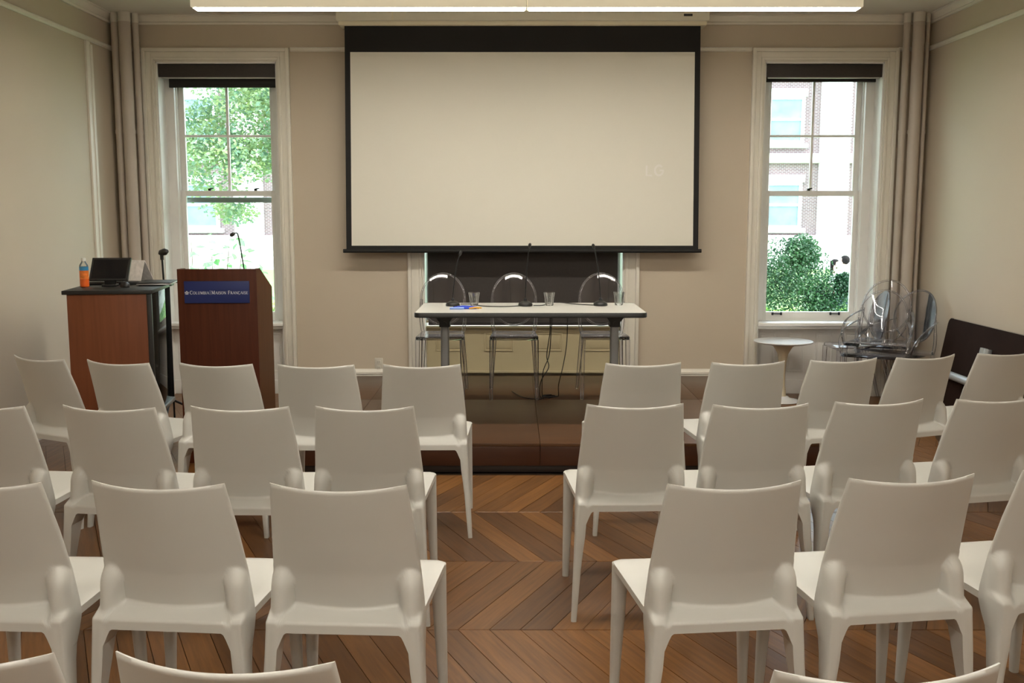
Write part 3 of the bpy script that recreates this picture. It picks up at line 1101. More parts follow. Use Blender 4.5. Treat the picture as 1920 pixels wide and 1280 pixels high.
# things on the table
def table_mic(bx, by, tip, label):
    t = thing('table_microphone', label, 'microphone', (bx, by, tz + .001), 0, 'gooseneck microphones on the panel table')
    m = MB()
    pr = [(1, 0), (1.0, .010), (.93, .018), (.70, .027), (.42, .033), (.2, .036)]
    m.loft([[(.050 * r * math.cos(2 * math.pi * k / 24), .062 * r * math.sin(2 * math.pi * k / 24), zz) for k in range(24)] for r, zz in pr])
    m.build('base', 'black', t, 40)
    MB().lathe([(.011, .032), (.011, .05), (.006, .056)], 12).build('collar', 'blackmetal', t, 40)
    dx, dy, dz = tip[0] - bx, tip[1] - by, tip[2] - tz
    pts = bez((0, 0, .05), (dx * .12, dy * .1, dz * .45), (dx * .55, dy * .3, dz * .85), (dx, dy, dz), 16)
    MB().tube(pts, .0042, 8).build('gooseneck', 'blackmetal', t, 60)
    a, b = Vector(pts[-2]), Vector(pts[-1])
    d = (b - a).normalized()
    MB().tube([b - d * .004, b, b + d * .012, b + d * .026, b + d * .034], [.006, .0085, .011, .0105, .005], 12).build('capsule', 'black', t, 60)
table_mic(-.415, 6.96, (-.366, 6.98, 1.262), 'black gooseneck microphone beside the blue lanyard on the panel table')
table_mic(.094, 6.96, (.120, 6.90, 1.320), 'black gooseneck microphone in the middle of the panel table')
table_mic(.622, 6.98, (.568, 6.92, 1.315), 'black gooseneck microphone at the right of the panel table, neck bent left')

def tumbler(x, y, fill, label):
    t = thing('water_glass', label, 'glass', (x, y, tz + .001), 0, 'water glasses on the panel table')
    MB().lathe([(.026, 0), (.029, .004), (.033, .05), (.0385, .078), (.040, .092), (.0385, .092), (.037, .078), (.031, .05), (.027, .010), (.004, .009)], 28).build('tumbler', 'glass', t, 40)
    MB().lathe([(.026, .0105), (.0305, .05), (.0305 + .006 * (fill - .05) / .028, fill), (.004, fill)], 24).build('water', 'water', t, 40)
tumbler(-.266, 6.98, .068, 'glass of water beside the left microphone on the panel table')
tumbler(.262, 6.98, .072, 'glass of water right of the middle microphone')
tumbler(.756, 7.02, .074, 'glass of water near the right end of the panel table')

t = thing('lanyard', 'blue lanyard with pale blue badge and yellow cord lying on the panel table', 'lanyard', (-.32, 6.72, tz + .001))
for i in range(4):
    dy = .012 * i
    pts = spline([(-.095 + .02 * i, dy - .01, .004 + .006 * (i % 2)), (-.05, .045 + dy, .008), (.0, .03 + dy, .012), (.05, .05 + dy * .6, .007), (.075, .02 + dy, .005), (.02, .0 + dy, .006), (-.06, .01 + dy, .006)], 6)
    MB().tube(pts, .0065, 6).build('strap', 'lanyard', t, 60)
MB().rbox(-.10, -.005, -.035, .015, .0, .012, .003).build('badge', 'lanyard2', t, 30)
MB().tube(spline([(.03, -.01, .006), (.08, -.005, .010), (.11, .02, .006), (.09, .035, .006), (.06, .015, .009), (.10, .0, .006)], 6), .005, 6).build('cord', 'yellowcord', t, 60)

# microphone cables
def cable(name, pts, label, r=.0035, par=None, mat='black'):
    o = MB().tube(spline(pts, 7), r, 6).build(name, mat, par, 70)
    if label:
        tag(o, label, 'cable', 'cables of the panel microphones')
    return o
zt = tz + .0045
cable('microphone_cable', [(-.36, 6.985, zt + .006), (-.28, 7.05, zt), (-.20, 6.90, zt), (-.05, 6.87, zt), (.02, 6.90, zt), (.06, 6.93, zt)], 'black cable lying across the tabletop between left and middle microphone')
cable('microphone_cable', [(.15, 6.95, zt), (.21, 6.96, zt), (.25, 7.06, zt), (.27, 7.19, zt), (.275, 7.222, tz - .02), (.278, 7.235, .70), (.255, 7.24, .52), (.27, 7.25, .43), (.215, 7.25, .33), (.205, 7.27, .22), (.22, 7.30, ST + .004), (.10, 7.34, ST + .004), (.05, 7.45, ST + .004), (.0, 7.62, ST + .004)], 'black cable hanging from the panel table, leftmost of the hanging ones')
cable('microphone_cable', [(.57, 6.98, zt), (.50, 7.02, zt), (.42, 7.10, zt), (.33, 7.19, zt), (.30, 7.225, tz - .02), (.287, 7.245, .70), (.273, 7.25, .52), (.23, 7.255, .40), (.222, 7.27, .26), (.235, 7.31, ST + .004), (.29, 7.36, ST + .004), (.33, 7.42, ST + .004), (.27, 7.45, ST + .004), (.25, 7.38, ST + .008), (.31, 7.35, ST + .012), (.34, 7.40, ST + .010)], 'black cable from the right microphone hanging to a tangle on the stage')
cable('microphone_cable', [(.40, 7.20, tz - .038), (.405, 7.22, .80), (.40, 7.235, .60), (.375, 7.24, .44), (.345, 7.26, .30), (.345, 7.30, .21), (.32, 7.34, ST + .014), (.26, 7.34, ST + .012), (.23, 7.40, ST + .012), (.30, 7.43, ST + .012)], 'black cable hanging from the panel table, rightmost of the hanging ones')

# ------------------------------------------------------------------ clear polycarbonate chairs
def sq_leg(x0, y0, z0, x1, y1, z1, w0, w1, bulge=0.0, n=6):
    m = MB()
    secs = []
    for k in range(n + 1):
        t = k / n
        x, y, zz = lerp(x0, x1, t), lerp(y0, y1, t) + bulge * math.sin(math.pi * t), lerp(z0, z1, t)
        w = lerp(w0, w1, t) / 2
        secs.append([(x + w * c, y + w * s, zz) for c, s in ((-1, -.6), (-.6, -1), (.6, -1), (1, -.6), (1, .6), (.6, 1), (-.6, 1), (-1, .6))])
    return m.loft(secs)

def oval(cz, ry, rx, yb, lean, cur, thick=.010, n=40):
    """curved medallion backrest"""
    m = MB()
    rings = [.04, .3, .55, .75, .9, 1.0]
    def P(r, t, off):
        x = rx * r * math.cos(t)
        zz = cz + ry * r * math.sin(t)
        return (x, yb - lean * (zz - cz) + cur * (x / rx) ** 2 + off, zz)
    F = [[P(r, 2 * math.pi * k / n, 0) for k in range(n)] for r in rings]
    B = [[P(r, 2 * math.pi * k / n, -thick) for k in range(n)] for r in reversed(rings)]
    m.loft(F + B)
    rim = [P(1.0, 2 * math.pi * k / n, -thick / 2) for k in range(n)]
    return m, rim

def ghost_chair(label, group, arms=False):
    t = thing('clear_chair', label, 'chair', (0, 0, 0), 0, group)
    fw, rw, d = (.180, .165, .38) if not arms else (.235, .20, .40)
    # origin: middle of the front feet line on the floor, chair faces -y
    m = MB()
    pts0 = [(-fw, 0), (fw, 0), (rw, d), (-rw, d)]
    def ring(s, zz):
        out = []
        for cx, cy, a in ((fw - .03, .03, -90), (rw - .03, d - .03, 0), (-rw + .03, d - .03, 90), (-fw + .03, .03, 180)):
            for k in range(5):
                tt = R(a + 90 * k / 4)
                out.append((cx + (.03 * math.cos(tt)) * 1.0 - (0 if s == 1 else math.copysign((1 - s) * .2, cx)), cy + .03 * math.sin(tt), zz))
        return out
    m.loft([ring(1, .448), ring(1, .468), [(p[0] * .97, .19 + (p[1] - .19) * .97, .474) for p in ring(1, .474)]])
    m.build('seat', 'ghost', t, 40)
    for s in (-1, 1):
        sq_leg(s * (fw - .016), .016, .449, s * (fw - .010), .012, 0, .034, .024).build('leg', 'ghostrim', t, 30)
        sq_leg(s * (rw - .016), d - .016, .449, s * (rw + .012), d + .115, 0, .034, .022, .0).build('leg', 'ghostrim', t, 30)
    if not arms:
        m, rim = oval(.715, .197, .170, d + .05, -.16, -.035)
    else:
        m, rim = oval(.735, .205, .185, d + .06, -.18, -.05)
    bk = m.build('backrest', 'ghost', t, 40)
    MB().tube(rim + [rim[0], rim[1]], .0075, 8, False).build('rim', 'ghostrim', bk, 60)
    for s in (-1, 1):
        x1 = s * (.166 if not arms else .180)
        pts = bez((s * (rw - .014), d - .012, .45), (s * (rw + .008), d + .0, .55), (x1 + s * .008, d + .0, .60), (x1, d + .012, .72), 10)
        MB().tube(pts, [.013] * 7 + [.011] * 4, 8).build('back_post', 'ghostrim', t, 60)
        if arms:
            pts = bez((s * (fw - .005), .03, .46), (s * (fw + .035), .02, .60), (s * (fw + .04), .16, .66), (s * (rw - .015), d + .02, .70), 14)
            m = MB()
            secs = []
            for p in pts:
                secs.append([(p[0] - s * .006, p[1] - .022, p[2] - .004), (p[0] + s * .006, p[1] - .022, p[2]), (p[0] + s * .008, p[1] + .022, p[2] + .004), (p[0] - s * .006, p[1] + .022, p[2] + .002)])
            m.loft(secs).build('armrest', 'ghostrim', t, 50)
    return t
G1 = 'clear chairs behind the panel table'
for x, y, a, lab in ((-.532, 7.262, 0, 'clear plastic oval-backed chair behind the left end of the panel table'),
                     (.015, 7.262, 0, 'clear plastic oval-backed chair behind the middle of the panel table'),
                     (.690, 7.275, 0, 'clear plastic oval-backed chair behind the right end of the panel table')):
    g = ghost_chair(lab, G1)
    g.location = (x, y, ST)
    g.rotation_euler = (0, 0, R(a))
G2 = 'clear armchairs stored by the right window'
for x, y, zz, a, lab in ((2.76, 7.56, 0, -30, 'clear plastic armchair stored by the right window, lower of the nested pair'),
                         (2.80, 7.64, .075, -32, 'clear plastic armchair stored by the right window, upper of the nested pair'),
                         (2.89, 7.71, 0, -56, 'clear plastic armchair stored against the right wall beside the leaning table')):
    g = ghost_chair(lab, G2, True)
    g.location = (x, y, zz)
    g.rotation_euler = (0, 0, R(a))
g = ghost_chair('clear plastic chair under the right window, left of the nested armchairs', G2)
g.location = (2.64, 8.19, 0)
g.rotation_euler = (0, 0, R(-88))

# ------------------------------------------------------------------ round side table
t = thing('tulip_table', 'small round white pedestal table under the right window', 'table', (2.25, 8.19, 0))
MB().lathe([(.004, .487), (.20, .487), (.235, .496), (.242, .503), (.238, .508), (.004, .509)], 48).build('tabletop', 'tulip', t, 40)
MB().lathe([(.055, .02), (.036, .06), (.027, .13), (.025, .22), (.030, .32), (.045, .40), (.075, .455), (.11, .480), (.11, .488)], 32).build('stem', 'tulipstem', t, 60)
MB().lathe([(.155, 0), (.158, .004), (.14, .010), (.10, .018), (.07, .028), (.05, .045)], 40).build('base', 'tulip', t, 60)

# ------------------------------------------------------------------ folded table against the right wall
t = thing('leaning_table', 'dark brown folded table standing on edge against the right wall', 'table', (3.25, 6.84, 0))
th = R(10)
def lt(u, v, w):
    """u along the wall, v up the top, w out from its underside"""
    return (math.sin(th) * v - math.cos(th) * w, u, math.cos(th) * v + math.sin(th) * w)
def ltbox(m, u0, u1, v0, v1, w0, w1):
    m.add([lt(*p) for p in [(u0, v0, w0), (u1, v0, w0), (u1, v1, w0), (u0, v1, w0), (u0, v0, w1), (u1, v0, w1), (u1, v1, w1), (u0, v1, w1)]],
          [(3, 2, 1, 0), (4, 5, 6, 7), (0, 1, 5, 4), (1, 2, 6, 5), (2, 3, 7, 6), (3, 0, 4, 7)])
    return m
ol = rrect(-.76, .76, .0, .765, .045, 5)
MB().loft([[lt(p[0], p[1], 0) for p in ol], [lt(p[0], p[1], .028) for p in ol]]).build('tabletop', 'foldtop', t, 40)
m = MB(); m.loft([[lt(p[0], p[1], w) for p in rrect(-.764, .764, -.0, .769, .047, 5)] for w in (.002, .026)], True, False); m.build('edge_band', 'black', t, 40)
def lttube(p, q, r): return MB().tube([lt(*p), lt(*q)], r, 12)
lttube((.60, .36, .075), (.02, .36, .075), .030).build('leg', 'steel', t, 50)
lttube((-.60, .36, .085), (-.06, .36, .085), .030).build('leg', 'steel', t, 50)
lttube((.02, .10, .075), (.02, .62, .075), .026).build('foot_rail', 'steel', t, 50)
lttube((-.06, .10, .085), (-.06, .62, .085), .026).build('foot_rail', 'steel', t, 50)
for u in (.62, -.62):
    ltbox(MB(), u - .05, u + .05, .30, .42, .028, .11).build('hinge_bracket', 'black', t)
lttube((.74, .36, .05), (.80, .36, .05), .022).build('caster', 'black', t, 50)

# ------------------------------------------------------------------ lectern
la = R(3)
lec = thing('lectern', 'dark mahogany lectern with blue sign beside the media cart', 'lectern', (-2.053 + .24, 6.10 + .012, 0), la)
MB().rbox(-.24, .24, 0, .02, .0, 1.215, .002).build('front_panel', 'lectern', lec, 30)
prof = [(.02, 0), (.50, 0), (.50, 1.07), (.115, 1.214), (.02, 1.214)]
for x in (-.24, .22):
    MB().prism(prof, 'x', x, x + .02).build('side_panel', 'lecside', lec)
a0, b0 = Vector((.115, 1.196)), Vector((.50, 1.052))
MB().prism([(.02, 1.194), (.115, 1.194), (.49, 1.052), (.49, 1.034), (.115, 1.176), (.02, 1.176)], 'x', -.22, .22).build('reading_desk', 'lectern', lec)
MB().rbox(-.22, .22, .04, .47, .62, .64, .002).build('shelf', 'lectern', lec, 30)
MB().rbox(-.22, .22, .03, .48, .02, .06, .002).build('bottom_panel', 'lectern', lec, 30)
sg = MB().rbox(-.197, .197, -.012, 0, 1.006, 1.141, .002).build('sign', 'sign', lec, 30)
sg['label'] = 'blue sign with white lettering'
m = MB()
yy = -.0128
# crown
cx, cz, h = -.181, 1.062, .019
ribbon(m, [(cx - .009, cz), (cx + .009, cz)], .0035, yy)
ribbon(m, [(cx - .0085, cz + .0035), (cx - .0115, cz + .0125), (cx - .0065, cz + .0095), (cx - .003, cz + .0045)], .0028, yy)
ribbon(m, [(cx + .0085, cz + .0035), (cx + .0115, cz + .0125), (cx + .0065, cz + .0095), (cx + .003, cz + .0045)], .0028, yy)
ribbon(m, [(cx, cz + .002), (cx, cz + .020)], .0026, yy)
ribbon(m, [(cx - .004, cz + .0155), (cx + .004, cz + .0155)], .0022, yy)
ribbon(m, arc(cx - .0045, cz + .0085, .0045, .006, 20, 160, 6), .0018, yy)
ribbon(m, arc(cx + .0045, cz + .0085, .0045, .006, 20, 160, 6), .0018, yy)
txt = [('C', 1)] + [(c, 0) for c in 'OLUMBIA'] + [('|', 0), ('M', 1)] + [(c, 0) for c in 'AISON'] + [(' ', 0), ('F', 1)] + [(c, 0) for c in 'RANÇAISE']
BIG, SML = .0215, .0168
tmp = MB(); xe = write(tmp, txt, 0, 0, BIG, SML, 0)
k = (.190 + .163) / xe
write(m, txt, -.163, 1.061, BIG * k, SML * k, yy)
m.build('lettering', 'signink', sg)
# lectern microphone
t = thing('lectern_microphone', 'black gooseneck microphone rising from the lectern', 'microphone', (-1.672, 6.22, 1.198))
MB().lathe([(.018, 0), (.018, .008), (.008, .012)], 16).build('mount', 'black', t, 40)
pts = bez((0, 0, .008), (-.012, 0, .10), (-.022, -.004, .20), (-.030, -.012, .232), 12)
MB().tube(pts + [(-.038, -.02, .236), (-.046, -.026, .232)], .0042, 8).build('gooseneck', 'blackmetal', t, 60)
MB().tube([(-.044, -.024, .234), (-.050, -.03, .230), (-.060, -.038, .222), (-.066, -.043, .216)], [.006, .012, .012, .006], 12).build('capsule', 'black', t, 60)

# ------------------------------------------------------------------ media cart
ca = R(9)
cart = thing('media_cart', 'tall cherry-veneered media cart with black worktop beside the left wall', 'cart', (-2.482, 6.11, 0), ca)
MB().rbox(-.27, .26, -.015, .76, 1.060, 1.085, .004).build('worktop', 'black', cart, 30)
MB().rbox(-.245, .222, 0, .02, .08, 1.059, .002).build('front_panel', 'cart', cart, 30)
MB().rbox(-.245, -.225, .02, .73, .08, 1.059, .002).build('side_panel', 'cart', cart, 30)
for x, y, w_ in ((.222, 0, .028), (.228, .70, .012), (-.245, .70, .028)):
    MB().rbox(x, x + w_, y, y + w_, .06, 1.059, .003).build('post', 'black', cart, 30)
dr = MB().rbox(.232, .237, .032, .70, .29, 1.059, .001).build('smoked_door', 'smoke', cart, 30)
for zz in (.975, .94):
    MB().box(.2372, .2378, .07, .085, zz - .008, zz + .008).build('sticker', 'cap', dr)
MB().rbox(.226, .246, .03, .70, .262, .288, .003).build('lower_rail', 'grey', cart, 30)
MB().rbox(-.225, .222, .02, .73, .08, .10, .002).build('bottom_shelf', 'black', cart, 30)
for x, y in ((-.19, .06), (.19, .06), (-.19, .67), (.19, .67)):
    MB().tube([(x - .012, y, .03), (x + .012, y, .03)], .03, 14).rbox(x - .018, x + .018, y - .02, y + .02, .055, .081, .003).build('caster', 'black', cart, 40)

ZT = 1.0855
t = thing('drink_bottle', 'plastic bottle of orange drink with blue and orange label on the media cart', 'bottle', (-2.745, 6.39, ZT))
MB().lathe([(.024, 0), (.028, .004), (.028, .045), (.0265, .052)], 24).build('lower_body', 'orange', t, 40)
MB().lathe([(.0283, .050), (.0283, .105)], 24).build('orange_label', 'labelorange', t, 40)
MB().lathe([(.0283, .105), (.0283, .130)], 24).build('blue_label', 'labelblue', t, 40)
MB().lathe([(.0275, .130), (.026, .140), (.015, .158), (.0125, .162), (.0125, .170)], 24).build('neck', 'glass', t, 40)
MB().lathe([(.0145, .166), (.0145, .182), (.012, .185)], 20).build('cap', 'cap', t, 40)

t = thing('touch_panel', 'black tabletop touch panel tilted back on the media cart', 'monitor', (-2.60, 6.42, ZT), R(7))
m = MB()
def tp(x, v, w): return (x, v * math.sin(R(18)) - w * math.cos(R(18)) + .0, .04 + v * math.cos(R(18)) + w * math.sin(R(18)))
def tpbox(x0, x1, v0, v1, w0, w1, sh=0):
    m = MB()
    m.add([tp(*p) for p in [(x0, v0, w0), (x1, v0, w0), (x1 + sh, v1, w0), (x0 + sh, v1, w0), (x0, v0, w1), (x1, v0, w1), (x1 + sh, v1, w1), (x0 + sh, v1, w1)]],
          [(3, 2, 1, 0), (4, 5, 6, 7), (0, 1, 5, 4), (1, 2, 6, 5), (2, 3, 7, 6), (3, 0, 4, 7)])
    return m
tpbox(-.125, .115, 0, .15, -.02, .0, .018).build('bezel', 'black', t)
tpbox(-.112, .102, .012, .138, .0, .0012, .016).build('display', 'screenoff', t)
MB().rbox(-.045, .045, -.01, .07, .0, .014, .004).rbox(-.035, .035, .015, .05, .012, .07, .006).build('stand', 'black', t, 30)

t = thing('keyboard', 'black keyboard lying behind the touch panel on the media cart', 'keyboard', (-2.64, 6.63, ZT), R(9))
MB().rbox(-.20, .20, -.06, .06, 0, .014, .004).build('body', 'black', t, 30)
for i in range(5):
    MB().rbox(-.19, .19, -.052 + i * .021, -.034 + i * .021, .013, .019, .002).build('key_row', 'black', t, 30)
t = thing('computer_mouse', 'dark grey mouse beside the touch panel on the media cart', 'mouse', (-2.475, 6.36, ZT), R(30))
MB().loft([[(.030 * r * math.cos(2 * math.pi * k / 18), .052 * r * math.sin(2 * math.pi * k / 18), zz) for k in range(18)] for r, zz in ((.95, 0), (1, .01), (.9, .022), (.6, .031), (.2, .034))]).build('shell', 'black', t, 50)
MB().rbox(-.004, .004, .012, .032, .028, .036, .003).build('wheel', 'grey', t, 30)
t = thing('paper_tent', 'white printed card folded like a tent behind the touch panel', 'card', (-2.515, 6.76, ZT), R(70))
MB().prism([(-.02, .15), (.07, 0), (.073, 0), (-.02, .155), (-.075, 0), (-.072, 0)], 'y', -.05, .06).build('card', 'paper', t)
t = thing('laptop', 'closed grey laptop lying at the right edge of the media cart', 'laptop', (-2.365, 6.62, ZT), R(9))
MB().rbox(-.10, .11, -.15, .15, .004, .014, .004).build('base', 'silver', t, 30)
MB().rbox(-.10, .11, -.15, .15, .0145, .021, .003).build('lid', 'black', t, 30)
for x in (-.08, .11):
    for y in (-.13, .13):
        MB().lathe([(.008, 0), (.008, .005)], 10, (x, y, 0)).build('foot', 'black', t)

# microphone stand behind the cart
t = thing('microphone_stand', 'black microphone on a tripod stand between media cart and left window', 'microphone', (-2.60, 7.45, 0))
MB().tube([(0, 0, .12), (.0, 0, .80)], .010, 10).build('lower_tube', 'blackmetal', t, 50)
MB().tube([(0, 0, .78), (-.012, 0, 1.235)], .0075, 10).build('upper_tube', 'blackmetal', t, 50)
MB().lathe([(.016, .77), (.018, .79), (.018, .83), (.013, .85)], 14).build('clutch', 'black', t, 50)
for k in range(3):
    a = R(40 + 120 * k)
    MB().tube([(0, 0, .16), (.17 * math.cos(a), .17 * math.sin(a), .06), (.27 * math.cos(a), .27 * math.sin(a), .010)], [.009, .009, .010], 8).build('leg', 'blackmetal', t, 50)
MB().tube([(-.012, 0, 1.21), (-.013, 0, 1.25)], .013, 10).build('clip', 'black', t, 50)
MB().tube([(.035, -.02, 1.275), (.015, -.008, 1.27), (-.02, 0, 1.262), (-.034, .01, 1.255)], [.014, .026, .022, .010], 14).build('microphone_head', 'black', t, 60)

# ------------------------------------------------------------------ outside
GZ = -1.2
o = MB().box(-45, 45, YW + WT, 75, GZ - .3, GZ).build('lawn', 'grass'); structure(o, 'green lawn outside the windows')
o = MB().box(-45, 45, 21.2, 25.5, GZ - .01, GZ + .03).build('path', 'pave'); structure(o, 'pale paved path in front of the brick building')

# brick building opposite, with limestone piers, base and bands
BY = 30.0
bd = thing('brick_building', 'brick building with pale stone piers across the path', 'building', (0, 50, 1.55 * (1 - 5 / 3) + GZ * 5 / 3))
bd.scale = (5 / 3, 5 / 3, 5 / 3)
g = lambda w: w - GZ
MB().box(-30, 30, .1, 6, 0, g(11)).build('brick_wall', 'brick', bd)
MB().rbox(-30, 30, -.12, .2, 0, g(.92), .02).build('stone_base', 'stone', bd)
MB().box(-30, 30, -.16, .2, g(.34), g(.40)).build('base_course', 'stone', bd)
MB().rbox(-30, 30, -.10, .2, g(3.05), g(3.32), .02).build('band_course', 'stone', bd)
MB().rbox(-30, 30, -.14, .2, g(5.55), g(6.4), .03).build('band_course', 'stone', bd)
MB().rbox(-30.3, 30.3, -.5, .3, g(10.6), g(11.1), .05).build('cornice', 'stone', bd)
PX = [9.55 + 2.9 * k for k in range(-13, 8)]
pm = MB().rbox(-.41, .41, -.22, .2, g(.9), g(10.6), .03).mesh('pier', 30); pm.materials.append(M['stone'])
wm = MB(); frame(wm, -.54, .54, 0, 1.36, .085, -.03, .12, True); wm.rbox(-.5, .5, -.01, .09, .66, .73, .005)
wm = wm.mesh('window', 30); wm.materials.append(M['winwhite'])
pn1 = MB().box(-.46, .46, .06, .075, .08, .67).mesh('pane'); pn1.materials.append(M['farglass'])
pn2 = MB().box(-.46, .46, .04, .055, .72, 1.28).mesh('pane'); pn2.materials.append(M['farglass'])
sm = MB().rbox(-.66, .66, -.10, .12, -.13, .0, .01).mesh('window_sill', 30); sm.materials.append(M['stone'])
lm = MB().rbox(-.62, .62, -.02, .12, 1.36, 1.58, .005).mesh('lintel', 30); lm.materials.append(M['stone'])
for px in PX:
    obj('pier', pm, None, bd, (px, 0, 0))
    for zw in (1.12, 3.62, 6.9):
        w_ = obj('window', wm, None, bd, (px + 1.45, 0, g(zw)))
        obj('pane', pn1, None, w_)
        obj('pane', pn2, None, w_)
        obj('window_sill', sm, None, w_)
        obj('lintel', lm, None, w_)

def leaves(m, n, sampler, size, flat=.4):
    for _ in range(n):
        c = Vector(sampler())
        d = Vector((random.gauss(0, 1), random.gauss(0, 1), random.gauss(0, 1) * flat - .25)).normalized()
        s = d.cross(Vector((random.gauss(0, 1), random.gauss(0, 1), random.gauss(0, 1)))).normalized()
        L = size * random.uniform(.6, 1.3)
        nrm = d.cross(s)
        a = c - d * L / 2; b = c + s * L * .33 + nrm * L * .06; e = c + d * L / 2; f_ = c - s * L * .33 + nrm * L * .06
        m.add([a, b, e, f_], [(0, 1, 2), (0, 2, 3)])
    return m
def leafmesh(name, m, mat, parent):
    me = bpy.data.meshes.new(name)
    me.from_pydata(m.v, [], m.f)
    o = obj(name, me, mat, parent)
    o['kind'] = 'stuff'
    return o
def clusters(cs, jit=.5):
    def s():
        c, r = random.choice(cs)
        while True:
            p = Vector((random.uniform(-1, 1), random.uniform(-1, 1), random.uniform(-1, 1)))
            if p.length < 1:
                break
        p = p * (.55 + .45 * p.length)
        return (c[0] + p.x * r[0], c[1] + p.y * r[1], c[2] + p.z * r[2])
    return s

# maple whose crown hangs across the left window
tr = thing('maple_tree', 'broad-leaved green tree filling the upper panes of the left window', 'tree', (-6.6, 13.5, GZ))
MB().tube(spline([(0, 0, 0), (.1, 0, 1.4), (.3, -.1, 2.8), (.5, 0, 4.6), (.6, .1, 6.2)], 5), [lerp(.24, .08, i / 20) for i in range(21)], 12).build('trunk', 'bark', tr, 60)
for pts in ([(.3, -.1, 2.8), (1.2, .2, 3.9), (2.2, .6, 4.9), (3.2, .7, 5.4)], [(.4, 0, 3.6), (1.0, .5, 4.8), (2.0, .8, 5.6)], [(.2, 0, 2.6), (-.9, .2, 3.8), (-1.8, .1, 4.4)]):
    sp = spline(pts, 5)
    MB().tube(sp, [lerp(.09, .02, i / (len(sp) - 1)) for i in range(len(sp))], 8).build('branch', 'bark', tr, 60)
cs = []
for i in range(46):
    cs.append(((random.uniform(-2.6, 4.0), random.uniform(-1.5, 1.5), random.uniform(3.6, 7.6)), (random.uniform(.45, .9), .6, random.uniform(.3, .6))))
for x, zz, rx, rz in ((2.5, 3.55, .55, .35), (3.1, 3.45, .45, .32), (3.6, 3.55, .40, .32), (2.2, 3.2, .45, .35), (2.75, 3.05, .40, .35), (2.9, 2.78, .30, .20), (3.3, 3.8, .6, .35), (2.6, 3.95, .7, .4), (3.7, 4.2, .5, .4), (2.9, 4.4, .7, .4)):
    cs.append(((x, random.uniform(-.5, .5), zz), (rx, .5, rz)))
for i in range(34):
    cs.append(((random.uniform(1.9, 4.1), random.uniform(-.8, .8), random.uniform(3.35, 5.0)), (random.uniform(.3, .5), .5, random.uniform(.25, .4))))
leafmesh('foliage', leaves(MB(), 46000, clusters(cs), .060), 'leafA', tr)

# dark evergreen shrub seen through the right window
sh = thing('evergreen_shrub', 'dense dark green shrub filling the lower left of the right window', 'shrub', (3.30, 11.0, GZ))
for k in range(7):
    a = random.uniform(0, 6.28)
    MB().tube([(0, 0, 0), (.25 * math.cos(a), .2 * math.sin(a) + .15, .6), (.3 * math.cos(a), .3 * math.sin(a) + .2, 1.3)], [.03, .02, .008], 6).build('stem', 'bark', sh, 60)
cs = [((-.25, 0, 1.3), (.75, .6, .9)), ((-.12, 0, 2.0), (.42, .4, .45)), ((-.30, 0, 2.1), (.36, .35, .42)), ((-.1, 0, 2.32), (.20, .2, .22)), ((.32, 0, 1.6), (.42, .45, .40)), ((.18, .05, 1.85), (.30, .3, .28)),
      ((.62, 0, 1.25), (.34, .4, .34)), ((.0, -.2, 1.0), (.9, .6, .8)), ((.5, -.1, .8), (.7, .5, .6)), ((-.9, 0, 1.2), (.7, .6, .9)), ((.62, 0, 1.52), (.22, .2, .2)), ((.35, -.1, 1.98), (.13, .12, .14)), ((-.75, 0, 1.9), (.4, .4, .4))]
leafmesh('foliage', leaves(MB(), 46000, clusters(cs), .030, .8), 'leafB', sh)

# light green hedge further back, both sides
for x0, x1, y, h, lab in ((-12, -1.5, 17.5, 1.25, 'low light green hedge beyond the left window'), (2.2, 13, 17.5, 1.10, 'low light green hedge beyond the right window')):
    hd = thing('hedge', lab, 'hedge', ((x0 + x1) / 2, y, GZ), 0, 'hedges along the lawn')
    w2 = (x1 - x0) / 2
    MB().rbox(-w2, w2, -.35, .35, 0, h - .2, .15, 3).build('hedge_core', 'leafB', hd, 60)
    hm = MB()
    def hs(): return (random.uniform(-w2, w2), random.uniform(-.5, .5), random.uniform(.1, 1) ** .6 * h)
    leafmesh('foliage', leaves(hm, 5200, hs, .13, .8), 'leafC', hd)

# sapling with large leaves close outside the left window
sp_ = thing('young_tree', 'sparse young plant with large pointed leaves low outside the left window', 'plant', (-3.05, 10.6, GZ))
stems = []
for dx, dy, hgt, lx in ((0, 0, 2.35, .18), (.1, .1, 2.05, .40), (-.1, .05, 2.3, -.15), (.05, -.1, 1.8, .55), (.62, .05, 1.9, .75), (-.2, .0, 2.45, -.35), (-.1, .1, 2.4, .02)):
    pts = spline([(dx * .3, dy * .3, 0), (dx + lx * .3, dy, hgt * .5), (lx, dy, hgt)], 6)
    MB().tube(pts, [lerp(.012, .004, i / (len(pts) - 1)) for i in range(len(pts))], 6).build('stem', 'bark', sp_, 60)
    stems.append(pts)
lf = MB()
secs = [(0, .002, 0), (.25, .030, .004), (.5, .038, .006), (.75, .024, .004), (1, .001, -.004)]
for (t0, w, dz) in secs:
    pass
vs, fs = [], []
for t0, w, dz in secs:
    vs += [(-w, t0 * .12, .006 + dz), (0, t0 * .12, dz), (w, t0 * .12, .006 + dz)]
for i in range(4):
    for j in range(2):
        a = i * 3 + j
        fs.append((a, a + 1, a + 4, a + 3))
lf.add(vs, fs)
lme = bpy.data.meshes.new('leaf'); lme.from_pydata(lf.v, [], lf.f); lme.materials.append(M['leafD'])
for pts in stems:
    for k in range(15):
        p = Vector(pts[min(len(pts) - 1, int(len(pts) * random.uniform(.78, 1.0)))])
        p = p + Vector((random.uniform(-.2, .2), random.uniform(-.15, .15), random.uniform(-.14, .14)))
        o = obj('leaf', lme, None, sp_, p, (random.uniform(-.9, .4), random.uniform(-.8, .8), random.uniform(0, 6.28)))
        o.scale = (1, 1, 1) if random.random() > .4 else (.8, .8, .8)

